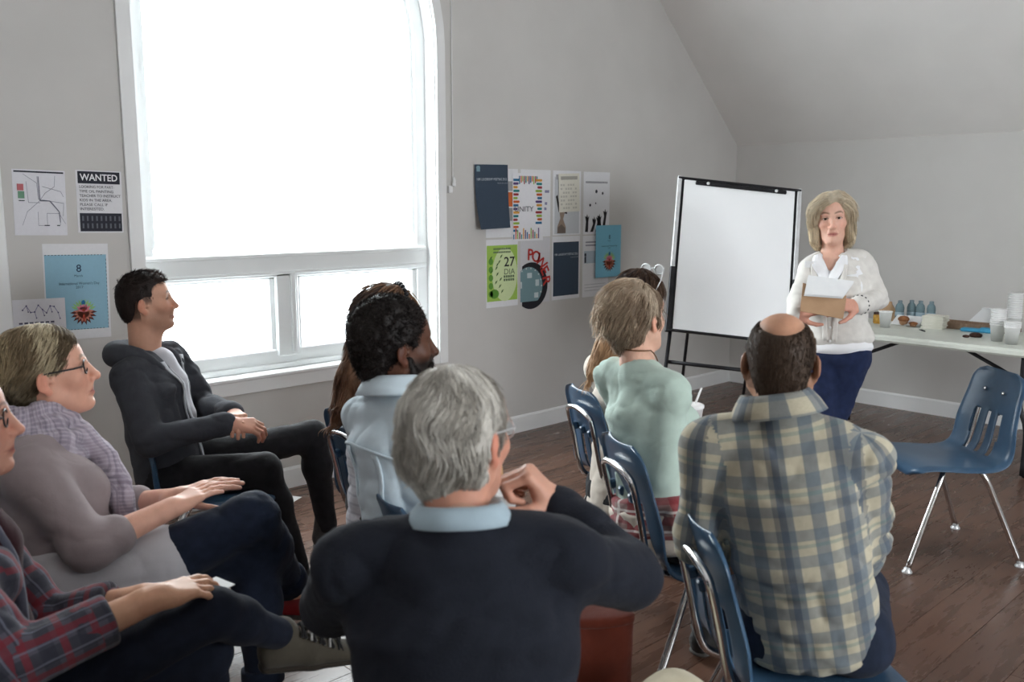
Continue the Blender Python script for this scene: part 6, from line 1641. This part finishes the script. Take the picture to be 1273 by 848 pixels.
# ================= young man in the grey hoodie
def hoodie_man():
    az = -30.; f, r = fv(az)
    hip = S(212, 588, 3.55); neck = S(180, 440, 3.52); H = Frame(S(181, 377, 3.5), -19, 6, 0, .92)
    J = joints(hip, neck, az, .18, .055, .09, elR=S(186, 548, 3.32), wrR=S(284, 527, 3.38), elL=S(255, 505, 3.75), wrL=S(290, 515, 3.5), knR=S(328, 584, 3.5), knL=S(388, 541, 3.95))
    J['shR'] = S(160, 470, 3.38); J['shL'] = S(212, 448, 3.68)
    J['anR'] = J['knR'] + f * .12; J['anR'][2] = .1; J['anL'] = S(407, 646, 4.03); J['anL'][2] = .1
    B = Body('young dark-haired man in a charcoal hoodie seated by the window with clasped hands', hip, None, None)
    s = SDF(); head_sdf(s, H, neck + V3(0, 0, -.05), True)
    dk = srgb(34, 26, 24)
    B.skin(s, .003, lambda V: head_color(V, H, srgb(200, 152, 128), lip=srgb(160, 98, 90), brow=dk, stubble=srgb(96, 74, 64), stub_amt=.3, scalp=srgb(66, 50, 43), scalp_fn=lambda x, y, z: np.clip((z - np.where(y < -.03, -.07, np.where(y < .022, -.005, .03 + (y - .022) * 1.5))) / .02, 0, 1) * np.clip((.06 - y) / .02, 0, 1) * (np.abs(x) < .0785) * .8))
    eyes(H, B, (.04, .025, .02), (.1, 1, 0))
    s = SDF(); s.cap(lerp(J['elR'], J['wrR'], .5), J['wrR'], .036, .029); hand_sdf(s, J['wrR'], S(318, 530, 3.42) - J['wrR'], V3(0, 0, .8) - FW * .6, -1, (.5, .7, .4), .03, (.5, .5)); B.skin(s, .004, srgb(206, 152, 130))
    s = SDF(); s.cap(lerp(J['elL'], J['wrL'], .5), J['wrL'], .036, .029); hand_sdf(s, J['wrL'], S(300, 522, 3.36) - J['wrL'], V3(0, 0, .8) - FW * .5 + RT * .3, 1, (.5, .7, .4), .03, (.5, .5)); B.skin(s, .004, srgb(210, 156, 132))
    core(B, J, SKIN_T); B.finish()
    HD = cloth('charcoal_fleece', srgb(64, 66, 72), .1, .95, 24, .5, 400, .05)
    top_piece(B, J, HD, (.158, .148, .16, .125), (.115, .108, .11, .07), .016, .05, .95, .013, 9, .0075, 'hoodie', 'charcoal zip hoodie', wscale=(8, 8, 10), arm_r=(.048, .042, .039, .031), extra=lambda s: s.cap(J['neck'] + f * .1 + V3(0, 0, .02), J['neck'] + f * .165 - nrm(J['neck'] - J['hip']) * .3, .075, .02, .01, -1))
    ax = nrm(neck - hip); s = SDF()
    pts = [neck + f * .06 - r * .09 - ax * .06, neck - f * .0 - r * .1 + ax * .0, neck - f * .085 - r * .05 + ax * .005, neck - f * .095 + r * .05 + ax * .005, neck - f * .01 + r * .1 + ax * .0, neck + f * .07 + r * .075 - ax * .07]
    s.chain(smooth_path(pts, 3), list(np.interp(np.arange(16), [0, 4, 8, 12, 15], [.02, .034, .045, .034, .02])), .02)
    Vt, Q = s.mesh(.007); B.add('hood', wrinkle(Vt, Q, .006, seed=5), Q, HD)
    TS = cloth('grey_tshirt', srgb(196, 196, 202), .05); hs = B.top
    s = SDF(); s.chain([neck + f * .05 - ax * .03, neck + f * .075 - ax * .12, neck + f * .085 - ax * .25, neck + f * .08 - ax * .36], [.055, .056, .05, .04], .03); s.ell(neck + ax * .005 - f * .012, (.068, .068, .03), None, .02)
    Vt, Q = s.mesh(.007); B.add('t_shirt', wrinkle(Vt, Q, .003, seed=2), Q, TS)
    ZP = cloth('pale_zip_tape', srgb(170, 172, 178), .05)
    for sg in (-1, 1):
        ribbon(B, hs, [neck + r * sg * .085 - ax * .02, neck + r * sg * .075 - ax * .13, neck + r * sg * .045 - ax * .26, neck + r * sg * .02 - ax * .36, neck + r * sg * .006 - ax * .48], f, .02, ZP, 'zip_edge', .006)
        dc = cast(hs, np.array(smooth_path([neck + r * sg * .07 - ax * .05, neck + r * sg * .085 - ax * .16, neck + r * sg * .08 - ax * .3], 5)), f) + f * .008
        MB().tube(list(dc - B.o), .0035, 6).build('drawcord', ZP, B.e, True)
    trousers(B, J, BLACKP, .008, .006, 3, .0095, (.082, .056, .052, .045, .036), .95, label='black jeans')
    shoe_obj(B, J['anL'], f + r * .3, LEATHER, SOLE, low=False); shoe_obj(B, J['anR'], f, LEATHER, SOLE, low=False)
    cuff(B, lerp(J['wrL'], J['elL'], .1), lerp(J['wrL'], J['elL'], .14), .028, M['dark'], 'wrist_band', .008, 0)
    sh = SDF(); k = H.k; E = lambda c, rr, kk=.02, op=1: sh.ell(H(*c), np.array(rr) * k, H.R, kk * k, op)
    E((0, -.016, .034), (.0752, .0985, .09)); E((0, -.0, .082), (.06, .092, .05), .02); E((0, -.065, -.02), (.056, .042, .06), .03)
    E((0, .105, -.02), (.1, .085, .11), .01, -1)
    for sg in (-1, 1): E((sg * .085, .008, -.02), (.034, .044, .05), .012, -1)
    sh.plane(H(0, 0, -.07), H.d(0, .3, -1))
    def dirf(P, t):
        q = H.inv(P); up_ = np.clip((q[:, 2] - .07) / .05, 0, 1)[:, None]
        d = (q - np.array((0, -.05, .1))); d /= np.linalg.norm(d, axis=1, keepdims=True)
        return ((d + np.array((0, .0, -.6))) * (1 - up_) + np.array((.0, .5, .8)) * up_) @ H.R.T
    hair_obj(B, sh, .004, H, dirf, 3200, lambda q: .006 + .013 * (q[:, 2] > .08), [srgb(38, 29, 27), srgb(28, 22, 21), srgb(58, 46, 42)], .001, 4, .0005, .16, 0, 7, None, .9, .002, .5)
    chair(*(hip + f * .17)[:2], -30, 'blue stacking chair under the man in the charcoal hoodie')
hoodie_man()

# ================= woman with the scarf and glasses
def scarf_woman():
    az = -10.; f, r = fv(az)
    hip = S(70, 742, 2.42); neck = S(40, 532, 2.48); H = Frame(S(60, 467, 2.5), -13, 9, 0, 1.0)
    J = joints(hip, neck, az, .16, .055, .09, elR=S(112, 680, 2.28), wrR=S(212, 632, 2.42), elL=S(150, 630, 2.7), wrL=S(222, 618, 2.62), knR=S(314, 643, 2.5), knL=S(316, 686, 2.56))
    J['shR'] = S(40, 590, 2.34); J['shL'] = S(80, 568, 2.66)
    J['anR'] = S(368, 742, 2.78); J['anL'] = S(330, 886, 2.58)
    B = Body('blond woman with glasses and a lavender scarf, legs crossed, by the hoodie man', hip, None, None)
    s = SDF(); head_sdf(s, H, neck + V3(0, 0, -.05), False, 1., 1.05, full=.006)
    B.skin(s, .003, lambda V: head_color(V, H, srgb(214, 162, 140), lip=srgb(176, 100, 96), brow=srgb(130, 100, 80)))
    eyes(H, B, (.06, .05, .04), (.05, 1, .05))
    sk = srgb(224, 172, 150)
    s = SDF(); s.cap(J['elR'], J['wrR'], .042, .027); hand_sdf(s, J['wrR'], S(262, 606, 2.52) - J['wrR'], V3(0, 0, .9) - FW * .5 - RT * .2, -1, (.05, .2, .15), .05, (.25, .1), .95); B.skin(s, .004, sk)
    s = SDF(); s.cap(J['elL'], J['wrL'], .042, .027); hand_sdf(s, J['wrL'], S(266, 604, 2.66) - J['wrL'], V3(0, 0, .9) - FW * .3, 1, (.05, .2, .15), .05, (.25, .1), .95); B.skin(s, .004, sk)
    # bare ankles
    s = SDF(); s.cap(lerp(J['knR'], J['anR'], .7), J['anR'], .042, .03); s.cap(J['anR'], J['anR'] + f * .1 - V3(0, 0, .05), .032, .024); s.cap(lerp(J['knL'], J['anL'], .6), J['anL'], .046, .032); s.cap(J['anL'], J['anL'] + f * .1 - V3(0, 0, .04), .032, .026)
    B.skin(s, .0055, sk)
    core(B, J, sk); B.finish()
    TP = cloth('taupe_knit', srgb(150, 138, 140), .06, .92, 18, .4, 450)
    top_piece(B, J, TP, (.168, .15, .15, .115), (.118, .11, .108, .065), .014, .02, .28, .013, 5, .0075, 'knit_top', 'taupe knit top', bust=.07, belly=1, arm_r=(.05, .046, .043, .036), wscale=(6, 6, 9))
    LP = cloth('pale_hem', srgb(186, 184, 188), .05); s = SDF(); ax = nrm(neck - hip)
    s.ecap(hip - ax * .02, hip + ax * .1, r, (.195, .14), (.19, .14), .04, .04); s.cap(J['hpR'] + V3(0, 0, .01), lerp(J['hpR'], J['knR'], .52), .112, .092, .05); s.cap(J['hpL'] + V3(0, 0, .01), lerp(J['hpL'], J['knL'], .45), .11, .09, .05)
    s.plane(lerp(J['hpR'], J['knR'], .62), J['knR'] - J['hpR'])
    Vt, Q = s.mesh(.008); B.add('tunic_hem', wrinkle(Vt, Q, .005, seed=8), Q, LP)
    trousers(B, J, DENIM, .008, .006, 3, .009, (.084, .06, .056, .05, .04), .76, label='dark blue rolled jeans', pel=(.16, .11))
    cuff(B, lerp(J['knR'], J['anR'], .76), lerp(J['knR'], J['anR'], .8), .056, DENIM, 'trouser_cuff')
    cuff(B, lerp(J['knL'], J['anL'], .74), lerp(J['knL'], J['anL'], .78), .056, DENIM, 'trouser_cuff')
    RED = add_noise(principled('red_leather', srgb(150, 26, 36), .4), srgb(138, 20, 30), srgb(164, 34, 44), 20)
    for q in 'LR':
        o, P = shoe_obj(B, J['an' + q] + V3(0, 0, .015), f - V3(0, 0, .25 if q == 'R' else 0), RED, SOLE, .24, up=nrm(V3(0, 0, 1) + f * (.3 if q == 'R' else 0)))
        o['label'] = 'red flat shoe'
    # scarf: a wrapped ring and two hanging ends
    SC = plaid_mat('lavender_scarf', srgb(172, 162, 174), [(0, .017, 0, .4, srgb(120, 112, 128), .4), (1, .013, .2, .4, srgb(196, 188, 200), .5), (0, .007, .3, .35, srgb(104, 96, 112), .35)])
    s = SDF(); nk = neck + ax * .03
    for i_, (rad, dz, ph, rr) in enumerate(((.078, .03, 0, .024), (.086, .005, .7, .027), (.1, -.02, 1.6, .028), (.104, -.045, 2.4, .026))):
        ring = [nk + rad * (math.cos(a) * f * 1.1 + math.sin(a) * r) + ax * (dz + .016 * math.sin(2 * a + ph) - (.02 + .016 * i_) * math.cos(a)) for a in np.linspace(0, 2 * math.pi, 19)]
        s.chain(ring, [rr + .006 * math.sin(i * 2.1 + ph) for i in range(19)], .006)
    s.chain([nk + f * .11 - ax * .05 + r * .01, nk + f * .165 - ax * .14 + r * .03, nk + f * .19 - ax * .25 + r * .035, nk + f * .205 - ax * .36 + r * .03], [.03, .032, .034, .026], .008)
    for j_ in range(4):
        o_ = r * (-.06 + .035 * j_); z_ = .03 * ((j_ * 7) % 3 - 1)
        s.chain([nk + f * .115 - ax * .05 + o_ * .6, nk + f * .17 - ax * .13 + o_, nk + f * .195 - ax * (.23 + z_) + o_ * 1.1, nk + f * .2 - ax * (.34 + z_) + o_ * 1.2], [.026, .027, .026, .018], .007)
    Vt, Q = s.mesh(.005); Vt = wrinkle(Vt, Q, .009, (26, 26, 18), 6); Vt = wrinkle(Vt, Q, .004, (60, 60, 35), 8)
    B.add('scarf', Vt, Q, SC, {'fab': fab_coords(Vt, [(nk - ax * .5, nk + ax * .1, r, False, 1.)]) + np.stack([vnoise(Vt, 12, 3) * .02, vnoise(Vt, 12, 4) * .02, np.zeros(len(Vt))], 1)}, 'lavender patterned scarf')
    sh = SDF(); k = H.k; E = lambda c, rr, kk=.02, op=1: sh.ell(H(*c), np.array(rr) * k, H.R, kk * k, op)
    E((0, -.024, .042), (.083, .108, .094)); E((.005, -.015, .088), (.072, .098, .055), .03); E((0, -.06, -.02), (.056, .052, .075), .03)
    E((0, .108, -.035), (.1, .085, .11), .012, -1)
    for sg in (-1, 1): E((sg * .092, .016, -.03), (.034, .044, .046), .01, -1)
    sh.plane(H(0, 0, -.092), H.d(0, .25, -1))
    def dirf(P, t):
        q = H.inv(P); up_ = np.clip((q[:, 2] - .02) / .06, 0, 1)[:, None]
        d = (q - np.array((-.05, .03, .13))); d /= np.linalg.norm(d, axis=1, keepdims=True)
        return ((d * .4 + np.array((0, -.65, -.55))) * (1 - up_) + (d * .8 + np.array((.4, -.1, -.15))) * up_) @ H.R.T
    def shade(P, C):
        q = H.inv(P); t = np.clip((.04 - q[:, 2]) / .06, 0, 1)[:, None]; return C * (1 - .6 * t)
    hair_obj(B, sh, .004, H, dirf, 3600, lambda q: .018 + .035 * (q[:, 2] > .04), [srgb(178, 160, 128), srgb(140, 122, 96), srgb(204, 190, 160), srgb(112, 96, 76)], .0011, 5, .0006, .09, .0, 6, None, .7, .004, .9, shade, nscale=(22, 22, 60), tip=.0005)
    glasses(B, H, M['dark'], .025, .018, .1, .008, r=.0024, rnd=False)
    chair(*(hip + f * .07)[:2], -12, 'blue stacking chair under the woman with the lavender scarf')
scarf_woman()

# ================= woman in the flannel shirt at the near left
def flannel_woman():
    az = -8.; f, r = fv(az)
    hip = S(-75, 905, 1.82); neck = S(-85, 618, 1.86); H = Frame(S(-56, 530, 1.86), -11, 3, 0, .97)
    J = joints(hip, neck, az, .155, .055, .09, elR=S(15, 826, 1.72), wrR=S(194, 743, 1.88), elL=S(60, 770, 2.02), wrL=S(178, 742, 2.0), knR=S(266, 762, 2.0), knL=S(258, 812, 2.12))
    J['shR'] = S(-85, 690, 1.74); J['shL'] = S(-40, 660, 2.02)
    J['anR'] = S(357, 792, 2.2); J['anL'] = J['knL'] - f * .03; J['anL'][2] = .1
    B = Body('woman in a red and grey flannel shirt with a hand on her crossed knee', hip, None, None)
    s = SDF(); head_sdf(s, H, neck + V3(0, 0, -.05), False)
    B.skin(s, .004, lambda V: head_color(V, H, srgb(210, 156, 136), lip=srgb(172, 98, 94), brow=srgb(96, 70, 56)))
    eyes(H, B, (.05, .04, .03), (.05, 1, 0)); sk = srgb(208, 160, 132)
    s = SDF(); s.cap(J['elR'], J['wrR'], .042, .0275); hand_sdf(s, J['wrR'], S(236, 731, 1.95) - J['wrR'], V3(0, 0, 1.) - FW * .45, -1, (.15, .35, .25), .1, (.3, .15), .97, per=((.1, .25, .2), (.15, .35, .25), (.25, .4, .3), (.35, .45, .3))); B.skin(s, .0038, sk)
    s = SDF(); s.cap(J['elL'], J['wrL'], .04, .027); hand_sdf(s, J['wrL'], f, V3(0, 0, 1), 1, (.2, .3, .2), .06, k=.95); B.skin(s, .005, sk)
    s = SDF(); s.cap(lerp(J['knR'], J['anR'], .75), J['anR'], .036, .029); B.skin(s, .005, sk)
    core(B, J, sk); B.finish()
    FL = plaid_mat('flannel_plaid', srgb(84, 84, 96), [(0, .07, 0, .45, srgb(52, 54, 64), .7), (1, .07, 0, .4, srgb(52, 54, 66), .6), (0, .07, .6, .22, srgb(122, 44, 54), .75), (1, .07, .55, .2, srgb(128, 46, 56), .7), (0, .035, .3, .12, srgb(126, 130, 148), .5)])
    top_piece(B, J, FL, FEM_W, FEM_D, .016, .06, .52, .01, 15, .008, 'flannel_shirt', 'red and grey flannel shirt', bust=.065, fab=True, wscale=(8, 8, 12), arm_r=(.048, .044, .042, .036))
    for q in 'LR': cuff(B, lerp(J['el' + q], J['wr' + q], .46), lerp(J['el' + q], J['wr' + q], .62), .05, FL, 'rolled_cuff')
    ax = nrm(neck - hip); WT = cloth('white_tshirt', srgb(200, 200, 204))
    for sg in (-1, 1):
        pl2 = MB(); pl2.tube([q - B.o for q in smooth_path([neck + f * .06 + r * sg * .06, neck + f * .135 + r * sg * .05 - ax * .14, neck + f * .15 + r * sg * .06 - ax * .34, neck + f * .13 + r * sg * .08 - ax * .48], 5)], [.012] * 16, 6); pl2.build('shirt_edge', FL, B.e, True)
    s = SDF(); s.chain([neck + f * .05, neck + f * .1 - ax * .12, neck + f * .115 - ax * .3, neck + f * .1 - ax * .45], [.05, .055, .055, .05], .03); Vt, Q = s.mesh(.009); B.add('t_shirt', wrinkle(Vt, Q, .004, seed=4), Q, cloth('maroon_tshirt', srgb(60, 34, 40)))
    trousers(B, J, cloth('navy_jeans', srgb(22, 27, 40), .2, .85, 30, .4, 600, .03), .008, .006, 9, .0095, (.074, .045, .04, .036, .03), .86, label='very dark navy jeans')
    # sneaker with laces
    SN = cloth('olive_canvas', srgb(70, 65, 56), .1); fd = nrm(S(448, 786, 2.26) - J['anR']); up = nrm(V3(0, 0, 1) - fd * fd[2] + RT * -.05)
    an = J['anR'] + up * .0
    o, P = shoe_obj(B, an, fd, SN, cloth('dark_rubber', srgb(52, 46, 40)), .275, up=up, name='sneaker', h=.006); o['label'] = 'olive canvas sneaker with black and white laces'
    LB = cloth('black_lace', srgb(28, 27, 28)); LW = cloth('grey_lace', srgb(150, 148, 146))
    for i in range(5):
        x0 = .025 + .022 * i; zt = .104 - .011 * i
        l1 = MB(); l1.tube([P(x0, -.03, zt - .02) - B.o, P(x0 + .006, 0, zt + .004) - B.o, P(x0 + .018, .03, zt - .024) - B.o], .0042, 6); q = l1.build('lace', LB, o, True)
        l2 = MB(); l2.tube([P(x0 + .008, .03, zt - .02) - B.o, P(x0 + .011, 0, zt + .0065) - B.o, P(x0 + .02, -.03, zt - .024) - B.o], .0034, 6); l2.build('lace', LW if i % 2 else LB, o, True)
    cp = SDF(); cp.ell(P(.148, 0, .02), (.03, .03, .022), None, .01); Vt, Q = cp.mesh(.006); npmesh('toe_cap', Vt - B.o, Q, cloth('pale_rubber', srgb(112, 104, 92)), o)
    shoe_obj(B, J['anL'], f, SN, SOLE, .26, name='sneaker')
    sh = SDF(); k = H.k; E = lambda c, rr, kk=.02, op=1: sh.ell(H(*c), np.array(rr) * k, H.R, kk * k, op)
    E((0, -.022, .04), (.085, .11, .098)); E((0, -.065, -.03), (.065, .055, .09), .03); E((0, .1, -.04), (.1, .09, .11), .012, -1)
    for sg in (-1, 1): E((sg * .09, .008, -.02), (.034, .036, .042), .008, -1)
    hair_obj(B, sh, .005, H, crown_dir(H, (0, .03, .14), (0, -.5, -.5)), 700, .05, [srgb(96, 72, 56), srgb(74, 54, 42), srgb(122, 94, 72)], .0015, 6, .001, .15, 0, 6, None, .75, .004, .8)
    glasses(B, H, M['dark'], .025, .019, .1, .008, r=.002)
    pp = MB(); pp.box((0, 0, .0), (.05, .06, .002), rotz(.3) @ rotx(.1)); o = pp.build('folded_paper', M['paper']); o.location = tuple(S(270, 727, 2.06)); tag(o, 'folded white paper under the hand of the flannel woman', 'paper')
    chair(*(hip + f * .07)[:2], -8, 'blue stacking chair under the woman in the flannel shirt')
flannel_woman()
